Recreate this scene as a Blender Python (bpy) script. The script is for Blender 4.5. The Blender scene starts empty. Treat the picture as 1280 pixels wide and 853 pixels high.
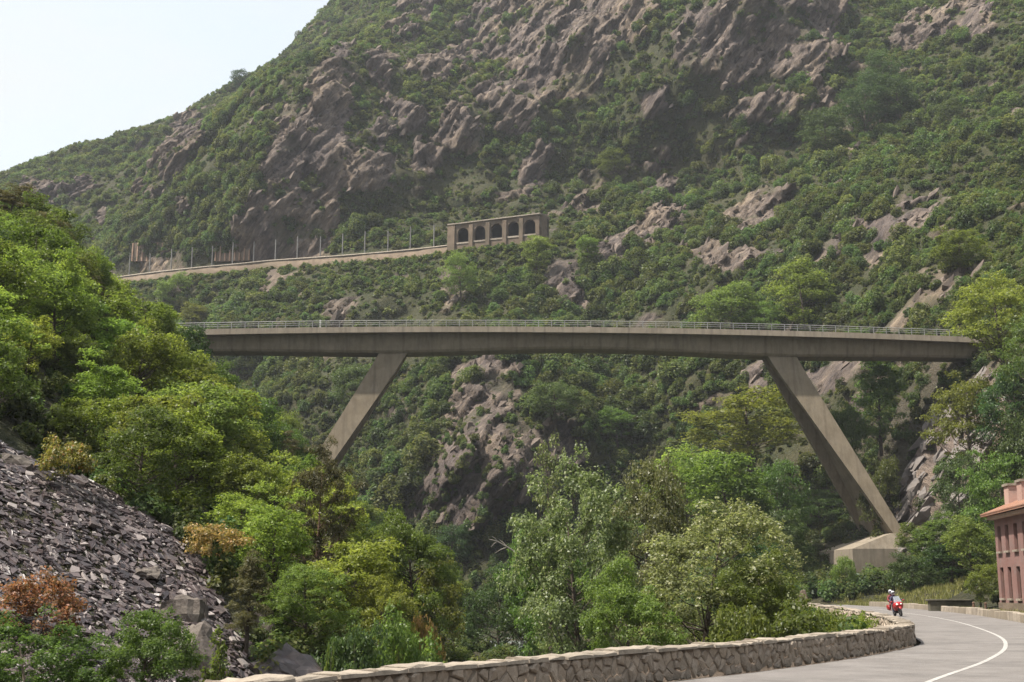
import bpy, bmesh, math, random
import numpy as np
from mathutils import Vector, Matrix

# ------------------------------------------------------------------ camera, sky, sun, exposure
scn = bpy.context.scene
COL = scn.collection
F_PX = 1600.0                              # focal length in pixels of the 1280 px wide photograph
EYE = 1.7
PITCH = math.atan((736 - 426.5) / F_PX)    # the horizon lies low in the picture: the camera looks up
cam_d = bpy.data.cameras.new('camera')
cam_d.sensor_width = 36.0
cam_d.lens = F_PX / 1280 * 36.0
cam_d.clip_start = 0.1
cam_d.clip_end = 6000
cam = bpy.data.objects.new('camera', cam_d)
cam.location = (0, 0, EYE)
cam.rotation_euler = (math.pi / 2 + PITCH, 0, 0)
COL.objects.link(cam)
scn.camera = cam

SUN_EL = math.radians(60)
SUN_AZ = math.radians(-109)                 # from +Y, negative = to the left
world = bpy.data.worlds.new('World')
scn.world = world
world.use_nodes = True
wn = world.node_tree.nodes
bg = wn['Background']
sky = wn.new('ShaderNodeTexSky')
sky.sky_type = 'NISHITA'
sky.sun_disc = False
sky.sun_elevation = SUN_EL
sky.sun_rotation = SUN_AZ
sky.air_density = 1.2
sky.dust_density = 5.0
sky.ozone_density = 1.0
bg.inputs['Strength'].default_value = 0.15
# thin bright cloud veil over the whole sky
wl_ = world.node_tree.links
tcw = wn.new('ShaderNodeTexCoord')
mpw = wn.new('ShaderNodeMapping')
mpw.inputs['Scale'].default_value = (1.0, 1.0, 2.6)
nzw = wn.new('ShaderNodeTexNoise')
nzw.inputs['Scale'].default_value = 2.6
nzw.inputs['Detail'].default_value = 7.0
nzw.inputs['Roughness'].default_value = 0.6
rpw = wn.new('ShaderNodeMapRange')
rpw.inputs[1].default_value = 0.35
rpw.inputs[2].default_value = 0.65
rpw.inputs[3].default_value = 0.62
rpw.inputs[4].default_value = 0.97
mxw = wn.new('ShaderNodeMix')
mxw.data_type = 'RGBA'
mxw.inputs[7].default_value = (2.5, 2.6, 2.6, 1)
wl_.new(tcw.outputs['Generated'], mpw.inputs['Vector'])
wl_.new(mpw.outputs[0], nzw.inputs['Vector'])
wl_.new(nzw.outputs[0], rpw.inputs[0])
wl_.new(rpw.outputs[0], mxw.inputs[0])
wl_.new(sky.outputs[0], mxw.inputs[6])
wl_.new(mxw.outputs[2], bg.inputs['Color'])

sun_d = bpy.data.lights.new('sun', 'SUN')
sun_d.energy = 3.8
sun_d.angle = math.radians(1.0)
sun_d.color = (1.0, 0.94, 0.84)
sun = bpy.data.objects.new('sun', sun_d)
sun_dir = Vector((math.sin(SUN_AZ) * math.cos(SUN_EL), math.cos(SUN_AZ) * math.cos(SUN_EL), math.sin(SUN_EL)))
sun.rotation_euler = sun_dir.to_track_quat('Z', 'Y').to_euler()
sun.location = (0, 0, 500)
COL.objects.link(sun)

vs = scn.view_settings
vs.view_transform = 'Standard'
vs.look = 'None'
vs.exposure = 1.25
vs.gamma = 1.0
cy = scn.cycles
cy.use_denoising = True
cy.denoising_prefilter = 'NONE'
cy.max_bounces = 6
cy.diffuse_bounces = 3
cy.glossy_bounces = 2
cy.transmission_bounces = 3
cy.transparent_max_bounces = 4
cy.volume_bounces = 1
cy.caustics_reflective = False
cy.caustics_refractive = False
cy.use_adaptive_sampling = True
cy.adaptive_threshold = 0.02

rng = np.random.default_rng(7)
random.seed(7)
cP, sP = math.cos(PITCH), math.sin(PITCH)


def at(u, v, Y):
    """World point seen at photo pixel (u, v), Y metres ahead of the camera."""
    k = F_PX * cP - (426.5 - v) * sP
    return np.array([Y * (u - 640) / k, Y, EYE + Y * (F_PX * sP + (426.5 - v) * cP) / k])


def proj(p):
    """Photo pixel of world points, for checking what is in view."""
    p = np.asarray(p, float)
    d = p - np.array([0, 0, EYE])
    zc = d[..., 1] * cP + d[..., 2] * sP
    yc = -d[..., 1] * sP + d[..., 2] * cP
    zc = np.maximum(zc, 0.1)
    return 640 + F_PX * d[..., 0] / zc, 426.5 - F_PX * yc / zc


# ------------------------------------------------------------------ numeric noise and splines
def _hash(ix, iy, iz, seed):
    h = (ix.astype(np.int64) * 374761393 + iy.astype(np.int64) * 668265263 + iz.astype(np.int64) * 2147483647 + seed * 1274126177) & 0xFFFFFFFF
    h = ((h ^ (h >> 13)) * 1274126177) & 0xFFFFFFFF
    h = ((h ^ (h >> 16)) * 2246822519) & 0xFFFFFFFF
    return ((h ^ (h >> 15)) & 0xFFFFFF) / float(0xFFFFFF)


def vnoise(p, seed=0):
    """Value noise in -1..1 for an (N,3) array."""
    f = np.floor(p)
    t = p - f
    t = t * t * t * (t * (t * 6 - 15) + 10)
    i = f.astype(np.int64)
    out = 0
    for dx in (0, 1):
        wx = t[:, 0] if dx else 1 - t[:, 0]
        for dy in (0, 1):
            wy = t[:, 1] if dy else 1 - t[:, 1]
            for dz in (0, 1):
                wz = t[:, 2] if dz else 1 - t[:, 2]
                out = out + wx * wy * wz * _hash(i[:, 0] + dx, i[:, 1] + dy, i[:, 2] + dz, seed)
    return out * 2 - 1


def fbm(p, octaves=4, seed=0, gain=0.5):
    a, s, out = 1.0, 1.0, 0
    for o in range(octaves):
        out = out + a * vnoise(p * s + 17.3 * o, seed + o)
        a *= gain
        s *= 2.03
    return out


def ridged(p, octaves=4, seed=0):
    a, s, out = 1.0, 1.0, 0
    for o in range(octaves):
        out = out + a * (1 - np.abs(vnoise(p * s + 9.1 * o, seed + o)) * 2)
        a *= 0.5
        s *= 2.1
    return out


def blocks(p, seed=0):
    """Random height per irregular cell: broken, blocky rock. Returns values in -1..1."""
    f = np.floor(p).astype(np.int64)
    best = np.full(len(p), 1e9)
    val = np.zeros(len(p))
    for dx in (-1, 0, 1):
        for dy in (-1, 0, 1):
            for dz_ in (-1, 0, 1):
                ix, iy, iz = f[:, 0] + dx, f[:, 1] + dy, f[:, 2] + dz_
                q = np.stack([ix + _hash(ix, iy, iz, seed), iy + _hash(ix, iy, iz, seed + 1), iz + _hash(ix, iy, iz, seed + 2)], 1)
                d = ((q - p) ** 2).sum(1)
                m = d < best
                best[m] = d[m]
                val[m] = _hash(ix, iy, iz, seed + 3)[m]
    return val * 2 - 1


def blur(a, n):
    """Box blur of a grid, n cells either way."""
    for ax in (0, 1):
        p = np.pad(a, [(n + 1, n) if k == ax else (0, 0) for k in (0, 1)], mode='edge')
        c = np.cumsum(p, axis=ax)
        hi = [slice(None)] * 2
        lo = [slice(None)] * 2
        hi[ax] = slice(2 * n + 1, None)
        lo[ax] = slice(0, -(2 * n + 1))
        a = (c[tuple(hi)] - c[tuple(lo)]) / (2 * n + 1)
    return a


class TPS:
    """Thin plate spline through scattered points."""
    def __init__(self, xy, z, smooth=1e-3):
        self.c = np.asarray(xy, float)
        n = len(self.c)
        self.s = 50.0
        K = self._k(self.c) + np.eye(n) * smooth
        Pm = np.hstack([np.ones((n, 1)), self.c / self.s])
        A = np.zeros((n + 3, n + 3))
        A[:n, :n] = K
        A[:n, n:] = Pm
        A[n:, :n] = Pm.T
        b = np.zeros(n + 3)
        b[:n] = z
        self.w = np.linalg.solve(A, b)

    def _k(self, p):
        d2 = ((p[:, None, :] - self.c[None]) ** 2).sum(-1) / self.s ** 2
        return 0.5 * d2 * np.log(d2 + 1e-12)

    def __call__(self, p):
        p = np.atleast_2d(np.asarray(p, float))
        n = len(self.c)
        out = np.empty(len(p))
        for a in range(0, len(p), 40000):
            q = p[a:a + 40000]
            out[a:a + 40000] = self._k(q) @ self.w[:n] + self.w[n] + (q / self.s) @ self.w[n + 1:]
        return out


def smoothstep(a, b, x):
    t = np.clip((x - a) / (b - a), 0, 1)
    return t * t * (3 - 2 * t)


# ------------------------------------------------------------------ materials
def new_mat(name):
    m = bpy.data.materials.new(name)
    m.use_nodes = True
    nt = m.node_tree
    nt.nodes.clear()
    out = nt.nodes.new('ShaderNodeOutputMaterial')
    return m, nt, out


def N(nt, t, **kw):
    n = nt.nodes.new(t)
    for k, v in kw.items():
        if k in n.inputs:
            n.inputs[k].default_value = v
        else:
            setattr(n, k, v)
    return n


def ramp(nt, stops, src=None):
    r = nt.nodes.new('ShaderNodeValToRGB')
    el = r.color_ramp.elements
    el[0].position, el[0].color = stops[0][0], (*stops[0][1], 1)
    el[1].position, el[1].color = stops[-1][0], (*stops[-1][1], 1)
    for p, c in stops[1:-1]:
        e = el.new(p)
        e.color = (*c, 1)
    if src is not None:
        nt.links.new(src, r.inputs[0])
    return r


def mixc(nt, fac, a, b, mode='MIX'):
    m = nt.nodes.new('ShaderNodeMix')
    m.data_type = 'RGBA'
    m.blend_type = mode
    for sock, val in ((m.inputs[0], fac), (m.inputs[6], a), (m.inputs[7], b)):
        if hasattr(val, 'is_output') or isinstance(val, bpy.types.NodeSocket):
            nt.links.new(val, sock)
        elif isinstance(val, (int, float)):
            sock.default_value = val
        else:
            sock.default_value = (*val, 1)
    return m.outputs[2]


def mat_simple(name, c1, c2, scale=3.0, rough=0.85, bump=0.15, spec=0.3, detail=6.0, metallic=0.0, stain=None, coords='Object', bump_scale=None):
    """Two-tone noise material with fine relief; stain = (colour, scale, amount)."""
    m, nt, out = new_mat(name)
    b = N(nt, 'ShaderNodeBsdfPrincipled', Roughness=rough, Metallic=metallic)
    b.inputs['Specular IOR Level'].default_value = spec
    tc = N(nt, 'ShaderNodeTexCoord')
    n1 = N(nt, 'ShaderNodeTexNoise', Scale=scale, Detail=detail, Roughness=0.65)
    nt.links.new(tc.outputs[coords], n1.inputs['Vector'])
    r = ramp(nt, [(0.3, c1), (0.7, c2)], n1.outputs[0])
    col = r.outputs[0]
    if stain:
        n2 = N(nt, 'ShaderNodeTexNoise', Scale=stain[1], Detail=5.0, Roughness=0.7)
        nt.links.new(tc.outputs[coords], n2.inputs['Vector'])
        r2 = ramp(nt, [(0.48, (0, 0, 0)), (0.72, (stain[2],) * 3)], n2.outputs[0])
        col = mixc(nt, r2.outputs[0], col, stain[0])
    oi = N(nt, 'ShaderNodeObjectInfo')
    hsv = N(nt, 'ShaderNodeHueSaturation')
    mr = N(nt, 'ShaderNodeMapRange')
    mr.inputs[3].default_value = 0.86
    mr.inputs[4].default_value = 1.14
    nt.links.new(oi.outputs['Random'], mr.inputs[0])
    nt.links.new(mr.outputs[0], hsv.inputs['Value'])
    nt.links.new(col, hsv.inputs['Color'])
    nt.links.new(hsv.outputs[0], b.inputs['Base Color'])
    if bump:
        n3 = N(nt, 'ShaderNodeTexNoise', Scale=bump_scale or scale * 6, Detail=5.0, Roughness=0.7)
        nt.links.new(tc.outputs[coords], n3.inputs['Vector'])
        bp = N(nt, 'ShaderNodeBump', Strength=bump, Distance=0.05)
        nt.links.new(n3.outputs[0], bp.inputs['Height'])
        nt.links.new(bp.outputs[0], b.inputs['Normal'])
    nt.links.new(b.outputs[0], out.inputs[0])
    return m


def mat_leaf(name, dark, light, trans=0.42, gloss=0.04, hue_var=0.03, val_var=0.35, tip=None):
    """Leaves: matt face, light shining through, a little sheen; each leaf and each tree its own tint."""
    m, nt, out = new_mat(name)
    geo = N(nt, 'ShaderNodeNewGeometry')
    oi = N(nt, 'ShaderNodeObjectInfo')
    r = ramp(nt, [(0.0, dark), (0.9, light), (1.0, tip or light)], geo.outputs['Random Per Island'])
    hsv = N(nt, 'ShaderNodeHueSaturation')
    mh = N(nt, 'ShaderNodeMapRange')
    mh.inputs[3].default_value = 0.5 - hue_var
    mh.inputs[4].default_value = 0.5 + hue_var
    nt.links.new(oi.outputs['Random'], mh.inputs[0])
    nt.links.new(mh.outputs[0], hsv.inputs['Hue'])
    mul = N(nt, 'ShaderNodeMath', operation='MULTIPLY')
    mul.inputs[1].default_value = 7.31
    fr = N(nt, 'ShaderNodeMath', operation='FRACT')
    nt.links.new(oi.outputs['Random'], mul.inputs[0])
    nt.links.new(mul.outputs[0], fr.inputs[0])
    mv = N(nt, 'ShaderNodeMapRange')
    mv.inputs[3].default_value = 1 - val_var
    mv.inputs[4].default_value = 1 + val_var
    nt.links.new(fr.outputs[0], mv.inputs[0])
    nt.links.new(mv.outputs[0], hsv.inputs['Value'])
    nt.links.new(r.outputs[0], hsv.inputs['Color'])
    d = N(nt, 'ShaderNodeBsdfDiffuse')
    t = N(nt, 'ShaderNodeBsdfTranslucent')
    g = N(nt, 'ShaderNodeBsdfGlossy', Roughness=0.45)
    nt.links.new(hsv.outputs[0], d.inputs[0])
    tc = mixc(nt, 0.5, hsv.outputs[0], (0.75, 0.8, 0.12), 'MULTIPLY')
    tcol = mixc(nt, 0.65, hsv.outputs[0], tc)
    br = N(nt, 'ShaderNodeHueSaturation', Value=2.0)
    nt.links.new(tcol, br.inputs['Color'])
    nt.links.new(br.outputs[0], t.inputs[0])
    m1 = N(nt, 'ShaderNodeMixShader')
    m1.inputs[0].default_value = trans
    nt.links.new(d.outputs[0], m1.inputs[1])
    nt.links.new(t.outputs[0], m1.inputs[2])
    m2 = N(nt, 'ShaderNodeMixShader')
    m2.inputs[0].default_value = gloss
    nt.links.new(m1.outputs[0], m2.inputs[1])
    nt.links.new(g.outputs[0], m2.inputs[2])
    nt.links.new(m2.outputs[0], out.inputs[0])
    return m


def mat_concrete(name, c1, c2, stain):
    """Board-marked concrete: faint lift lines, rain streaks running down, patches."""
    m, nt, out = new_mat(name)
    b = N(nt, 'ShaderNodeBsdfPrincipled', Roughness=0.9)
    b.inputs['Specular IOR Level'].default_value = 0.25
    tc = N(nt, 'ShaderNodeTexCoord')
    n1 = N(nt, 'ShaderNodeTexNoise', Scale=0.45, Detail=8.0, Roughness=0.7)
    nt.links.new(tc.outputs['Object'], n1.inputs['Vector'])
    r = ramp(nt, [(0.30, c1), (0.70, c2)], n1.outputs[0])
    mp = N(nt, 'ShaderNodeMapping')
    mp.inputs['Scale'].default_value = (1.4, 1.4, 0.12)
    nt.links.new(tc.outputs['Object'], mp.inputs['Vector'])
    n2 = N(nt, 'ShaderNodeTexNoise', Scale=1.0, Detail=6.0, Roughness=0.7)
    nt.links.new(mp.outputs[0], n2.inputs['Vector'])
    r2 = ramp(nt, [(0.47, (0, 0, 0)), (0.75, (0.75,) * 3)], n2.outputs[0])
    col = mixc(nt, r2.outputs[0], r.outputs[0], stain)
    w = N(nt, 'ShaderNodeTexWave', Scale=0.07, Distortion=0.2)
    w.bands_direction = 'X'
    nt.links.new(tc.outputs['Object'], w.inputs['Vector'])
    r3 = ramp(nt, [(0.0, (0.82,) * 3), (0.03, (1, 1, 1)), (1.0, (1, 1, 1))], w.outputs[1])
    col = mixc(nt, 1.0, col, r3.outputs[0], 'MULTIPLY')
    nt.links.new(col, b.inputs['Base Color'])
    n3 = N(nt, 'ShaderNodeTexNoise', Scale=4.0, Detail=5.0, Roughness=0.7)
    nt.links.new(tc.outputs['Object'], n3.inputs['Vector'])
    bp = N(nt, 'ShaderNodeBump', Strength=0.25, Distance=0.05)
    nt.links.new(n3.outputs[0], bp.inputs['Height'])
    nt.links.new(bp.outputs[0], b.inputs['Normal'])
    nt.links.new(b.outputs[0], out.inputs[0])
    return m


MAT = {}
MAT['leaf_bright'] = mat_leaf('leaf_bright', (0.078, 0.114, 0.020), (0.168, 0.204, 0.038), 0.5, 0.02)
MAT['leaf_mid'] = mat_leaf('leaf_mid', (0.058, 0.094, 0.020), (0.122, 0.162, 0.036), 0.47, 0.02)
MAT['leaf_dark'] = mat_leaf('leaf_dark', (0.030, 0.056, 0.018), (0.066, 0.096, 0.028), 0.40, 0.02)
MAT['leaf_pale'] = mat_leaf('leaf_pale', (0.085, 0.110, 0.040), (0.172, 0.198, 0.074), 0.47, 0.03, tip=(0.40, 0.40, 0.24))  # tip: a few near-white leaves, glints painted into the leaf colour
MAT['leaf_red'] = mat_leaf('leaf_red', (0.080, 0.060, 0.025), (0.24, 0.100, 0.050), 0.35, 0.03, 0.015, 0.15, tip=(0.34, 0.15, 0.09))
MAT['leaf_orange'] = mat_leaf('leaf_orange', (0.10, 0.095, 0.025), (0.32, 0.190, 0.070), 0.38, 0.03, 0.015, 0.15, tip=(0.42, 0.25, 0.14))
MAT['leaf_gold'] = mat_leaf('leaf_gold', (0.070, 0.085, 0.018), (0.19, 0.170, 0.035), 0.40, 0.03, 0.015, 0.15, tip=(0.34, 0.17, 0.09))
MAT['needles'] = mat_leaf('needles', (0.050, 0.055, 0.022), (0.115, 0.105, 0.045), 0.35, 0.02, 0.02, 0.2)
MAT['scrub'] = mat_leaf('scrub', (0.034, 0.058, 0.018), (0.098, 0.120, 0.036), 0.42, 0.015, 0.04, 0.45)
MAT['scrub_dry'] = mat_leaf('scrub_dry', (0.045, 0.062, 0.020), (0.115, 0.118, 0.045), 0.38, 0.01, 0.035, 0.4)
MAT['grass'] = mat_leaf('grass', (0.09, 0.10, 0.03), (0.22, 0.20, 0.07), 0.35, 0.02, 0.02, 0.2)
MAT['bark'] = mat_simple('bark', (0.045, 0.034, 0.026), (0.11, 0.088, 0.068), 4, 0.95, 0.4)
MAT['bark_red'] = mat_simple('bark_red', (0.075, 0.045, 0.032), (0.15, 0.092, 0.062), 4, 0.95, 0.4)
MAT['bark_pale'] = mat_simple('bark_pale', (0.20, 0.18, 0.15), (0.36, 0.33, 0.28), 4, 0.9, 0.3)
MAT['concrete'] = mat_concrete('concrete', (0.158, 0.126, 0.087), (0.232, 0.192, 0.140), (0.095, 0.078, 0.056))
MAT['concrete_pale'] = mat_concrete('concrete_pale', (0.185, 0.152, 0.114), (0.265, 0.226, 0.176), (0.115, 0.097, 0.074))
MAT['steel'] = mat_simple('steel', (0.20, 0.20, 0.19), (0.32, 0.31, 0.29), 2, 0.55, 0.05, spec=0.5)
MAT['pole'] = mat_simple('pole', (0.10, 0.095, 0.09), (0.17, 0.165, 0.155), 1, 0.7, 0.05)
MAT['white'] = mat_simple('white', (0.62, 0.61, 0.57), (0.76, 0.75, 0.71), 2, 0.6, 0.05)
MAT['asphalt'] = mat_simple('asphalt', (0.155, 0.140, 0.131), (0.220, 0.203, 0.191), 1.1, 0.85, 0.3, stain=((0.10, 0.092, 0.087), 0.35, 0.75), bump_scale=60, detail=10)
MAT['paint'] = mat_simple('paint', (0.27, 0.255, 0.24), (0.40, 0.385, 0.365), 5, 0.8, 0.1, stain=((0.17, 0.158, 0.15), 3, 0.95))
MAT['stone'] = mat_simple('stone', (0.20, 0.158, 0.122), (0.44, 0.37, 0.295), 2.2, 0.95, 0.7, stain=((0.10, 0.080, 0.065), 3.0, 0.8), bump_scale=14)
MAT['mortar'] = mat_simple('mortar', (0.16, 0.12, 0.09), (0.28, 0.22, 0.17), 3, 0.95, 0.6, bump_scale=20)
MAT['coping'] = mat_simple('coping', (0.20, 0.165, 0.13), (0.36, 0.31, 0.25), 2.5, 0.9, 0.5, stain=((0.12, 0.10, 0.08), 2.0, 0.7), bump_scale=12)
MAT['masonry'] = mat_simple('masonry', (0.085, 0.064, 0.046), (0.19, 0.142, 0.102), 0.6, 0.95, 0.5, stain=((0.050, 0.046, 0.028), 0.15, 0.8), bump_scale=3)
MAT['slate'] = mat_simple('slate', (0.030, 0.021, 0.021), (0.098, 0.075, 0.070), 1.6, 0.42, 0.35, spec=0.6, bump_scale=9)
MAT['slate_chips'] = MAT['slate'].copy()
_nt = MAT['slate_chips'].node_tree
_geo = _nt.nodes.new('ShaderNodeNewGeometry')
_rp = ramp(_nt, [(0.0, (0.018, 0.012, 0.013)), (0.55, (0.055, 0.038, 0.038)), (0.85, (0.12, 0.092, 0.088)), (1.0, (0.30, 0.26, 0.24))], _geo.outputs['Random Per Island'])  # random chip tones; the few pale ones paint in the glints
_b = next(n_ for n_ in _nt.nodes if n_.type == 'BSDF_PRINCIPLED')
_nt.links.new(_rp.outputs[0], _b.inputs['Base Color'])
MAT['arch_shade'] = mat_simple('arch_shade', (0.012, 0.011, 0.010), (0.035, 0.030, 0.026), 0.8, 0.95, 0.3)  # near-black gallery back wall: shade inside the arches put into its colour
MAT['mossy'] = mat_simple('mossy', (0.035, 0.034, 0.022), (0.095, 0.085, 0.062), 1.5, 0.95, 0.5)
MAT['boulder'] = mat_simple('boulder', (0.050, 0.040, 0.035), (0.135, 0.112, 0.095), 1.3, 0.8, 0.8, stain=((0.19, 0.168, 0.14), 1.6, 0.6), bump_scale=8)
MAT['crag_grey'] = mat_simple('crag_grey', (0.075, 0.066, 0.063), (0.24, 0.215, 0.20), 0.8, 0.9, 0.6, stain=((0.09, 0.07, 0.06), 0.6, 0.8), bump_scale=4)
MAT['crag'] = mat_simple('crag', (0.060, 0.046, 0.041), (0.21, 0.166, 0.134), 1.1, 0.92, 0.6, stain=((0.055, 0.046, 0.042), 0.9, 0.8), bump_scale=4)
MAT['render_pink'] = mat_simple('render_pink', (0.180, 0.094, 0.080), (0.245, 0.144, 0.126), 0.5, 0.95, 0.15, stain=((0.165, 0.128, 0.115), 0.6, 0.85), bump_scale=12)
MAT['shutter'] = mat_simple('shutter', (0.055, 0.030, 0.022), (0.10, 0.055, 0.038), 3, 0.7, 0.1)
MAT['tile'] = mat_simple('tile', (0.24, 0.115, 0.075), (0.35, 0.20, 0.14), 2.0, 0.9, 0.3, stain=((0.15, 0.10, 0.08), 1.0, 0.7))
MAT['cornice'] = mat_simple('cornice', (0.42, 0.31, 0.25), (0.55, 0.43, 0.36), 1, 0.9, 0.1)
MAT['chimney'] = mat_simple('chimney', (0.33, 0.20, 0.165), (0.46, 0.31, 0.26), 1, 0.9, 0.2, stain=((0.18, 0.13, 0.11), 1.0, 0.6))
MAT['board'] = mat_simple('board', (0.22, 0.14, 0.095), (0.36, 0.245, 0.175), 1, 0.9, 0.2)
MAT['red_paint'] = mat_simple('red_paint', (0.26, 0.012, 0.014), (0.32, 0.018, 0.018), 2, 0.3, 0.0, spec=0.5)
MAT['black'] = mat_simple('black', (0.012, 0.012, 0.013), (0.03, 0.03, 0.03), 3, 0.6, 0.0)
MAT['chrome'] = mat_simple('chrome', (0.5, 0.5, 0.5), (0.6, 0.6, 0.6), 3, 0.2, 0.0, metallic=1.0)
MAT['jacket_dark'] = mat_simple('jacket_dark', (0.03, 0.03, 0.06), (0.06, 0.06, 0.10), 8, 0.7, 0.1)
MAT['jacket_red'] = mat_simple('jacket_red', (0.14, 0.03, 0.035), (0.18, 0.05, 0.05), 8, 0.7, 0.1)
MAT['helmet'] = mat_simple('helmet', (0.40, 0.40, 0.43), (0.5, 0.5, 0.53), 3, 0.3, 0.0, spec=0.5)
MAT['lamp'] = mat_simple('lamp', (0.75, 0.75, 0.7), (0.85, 0.85, 0.8), 3, 0.1, 0.0, spec=0.8)


def mat_glass():
    m, nt, out = new_mat('glass')
    b = N(nt, 'ShaderNodeBsdfPrincipled', Roughness=0.08)
    b.inputs['Base Color'].default_value = (0.35, 0.38, 0.42, 1)
    b.inputs['Alpha'].default_value = 0.45
    nt.links.new(b.outputs[0], out.inputs[0])
    return m


def mat_pane():
    m, nt, out = new_mat('dark_pane')
    b = N(nt, 'ShaderNodeBsdfPrincipled', Roughness=0.12)
    b.inputs['Base Color'].default_value = (0.02, 0.018, 0.018, 1)
    nt.links.new(b.outputs[0], out.inputs[0])
    return m


MAT['glass'] = mat_glass()
MAT['pane'] = mat_pane()


def mat_rock_ground(name, grass1, grass2, rock1, rock2, rock3, tilt=(0.0, 0.5, 0.0)):
    """Ground that turns from earth and dry grass to bedded rock by the mesh attribute 'rock'."""
    m, nt, out = new_mat(name)
    b = N(nt, 'ShaderNodeBsdfPrincipled', Roughness=0.92)
    b.inputs['Specular IOR Level'].default_value = 0.25
    tc = N(nt, 'ShaderNodeTexCoord')
    at_ = N(nt, 'ShaderNodeAttribute', attribute_name='rock')
    ng = N(nt, 'ShaderNodeTexNoise', Scale=0.12, Detail=8.0, Roughness=0.7)
    nt.links.new(tc.outputs['Object'], ng.inputs['Vector'])
    g = ramp(nt, [(0.32, grass1), (0.68, grass2)], ng.outputs[0])
    ng2 = N(nt, 'ShaderNodeTexNoise', Scale=1.6, Detail=6.0, Roughness=0.8)
    nt.links.new(tc.outputs['Object'], ng2.inputs['Vector'])
    gf = ramp(nt, [(0.35, (0.45, 0.5, 0.45)), (0.65, (1.35, 1.3, 1.2))], ng2.outputs[0])
    gcol = mixc(nt, 1.0, g.outputs[0], gf.outputs[0], 'MULTIPLY')
    mp = N(nt, 'ShaderNodeMapping')
    mp.vector_type = 'TEXTURE'
    mp.inputs['Rotation'].default_value = tilt
    mp.inputs['Scale'].default_value = (3.2, 2.0, 0.8)
    nt.links.new(tc.outputs['Object'], mp.inputs['Vector'])
    nr = N(nt, 'ShaderNodeTexNoise', Scale=0.5, Detail=9.0, Roughness=0.72)
    nt.links.new(mp.outputs[0], nr.inputs['Vector'])
    r = ramp(nt, [(0.30, rock1), (0.52, rock2), (0.70, rock3)], nr.outputs[0])
    nl = N(nt, 'ShaderNodeTexNoise', Scale=0.035, Detail=4.0)
    nt.links.new(tc.outputs['Object'], nl.inputs['Vector'])
    rl = ramp(nt, [(0.4, (0.78, 0.74, 0.78)), (0.62, (1.13, 1.05, 0.93))], nl.outputs[0])
    rc = mixc(nt, 1.0, r.outputs[0], rl.outputs[0], 'MULTIPLY')
    mc = N(nt, 'ShaderNodeMapping')
    mc.vector_type = 'TEXTURE'
    mc.inputs['Rotation'].default_value = tilt
    mc.inputs['Scale'].default_value = (13.0, 5.0, 1.7)
    nt.links.new(tc.outputs['Object'], mc.inputs['Vector'])
    nc = N(nt, 'ShaderNodeTexNoise', Scale=1.0, Detail=7.0, Roughness=0.75)
    nt.links.new(mc.outputs[0], nc.inputs['Vector'])
    rcr = ramp(nt, [(0.36, (0.35, 0.33, 0.33)), (0.47, (1.0, 1.0, 1.0)), (0.66, (1.25, 1.2, 1.1))], nc.outputs[0])
    rc = mixc(nt, 1.0, rc, rcr.outputs[0], 'MULTIPLY')
    col = mixc(nt, at_.outputs['Fac'], gcol, rc)
    nt.links.new(col, b.inputs['Base Color'])
    n3 = N(nt, 'ShaderNodeTexNoise', Scale=0.9, Detail=6.0, Roughness=0.75)
    nt.links.new(mp.outputs[0], n3.inputs['Vector'])
    bp = N(nt, 'ShaderNodeBump', Strength=1.0, Distance=1.0)
    nt.links.new(n3.outputs[0], bp.inputs['Height'])
    nt.links.new(bp.outputs[0], b.inputs['Normal'])
    nt.links.new(b.outputs[0], out.inputs[0])
    return m


MAT['mountain'] = mat_rock_ground('mountain_ground', (0.028, 0.036, 0.014), (0.058, 0.052, 0.028),
                                  (0.040, 0.033, 0.030), (0.118, 0.099, 0.085), (0.255, 0.215, 0.172), (0.0, -0.95, 0.0))
MAT['valley'] = mat_rock_ground('valley_ground', (0.026, 0.032, 0.013), (0.058, 0.048, 0.028),
                                (0.070, 0.055, 0.048), (0.18, 0.15, 0.13), (0.26, 0.23, 0.20), (0.0, 0.6, 0.0))


def mat_water():
    m, nt, out = new_mat('river_water')
    b = N(nt, 'ShaderNodeBsdfPrincipled', Roughness=0.15)
    tc = N(nt, 'ShaderNodeTexCoord')
    n = N(nt, 'ShaderNodeTexNoise', Scale=0.8, Detail=7.0, Roughness=0.7)
    nt.links.new(tc.outputs['Object'], n.inputs['Vector'])
    r = ramp(nt, [(0.42, (0.10, 0.13, 0.12)), (0.60, (0.62, 0.64, 0.62))], n.outputs[0])
    nt.links.new(r.outputs[0], b.inputs['Base Color'])
    bp = N(nt, 'ShaderNodeBump', Strength=0.6, Distance=0.2)
    nt.links.new(n.outputs[0], bp.inputs['Height'])
    nt.links.new(bp.outputs[0], b.inputs['Normal'])
    nt.links.new(b.outputs[0], out.inputs[0])
    return m


MAT['water'] = mat_water()


# ------------------------------------------------------------------ object helpers
def mesh_np(name, verts, faces, smooth=False):
    """Mesh from numpy verts (N,3) and equal-sized faces (M,k)."""
    me = bpy.data.meshes.new(name)
    verts = np.asarray(verts, np.float32)
    faces = np.asarray(faces, np.int32)
    k = faces.shape[1]
    me.vertices.add(len(verts))
    me.vertices.foreach_set('co', verts.ravel())
    me.loops.add(faces.size)
    me.loops.foreach_set('vertex_index', faces.ravel())
    me.polygons.add(len(faces))
    me.polygons.foreach_set('loop_start', np.arange(0, faces.size, k, dtype=np.int32))
    if smooth:
        me.polygons.foreach_set('use_smooth', np.ones(len(faces), bool))
    me.update(calc_edges=True)
    return me


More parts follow.
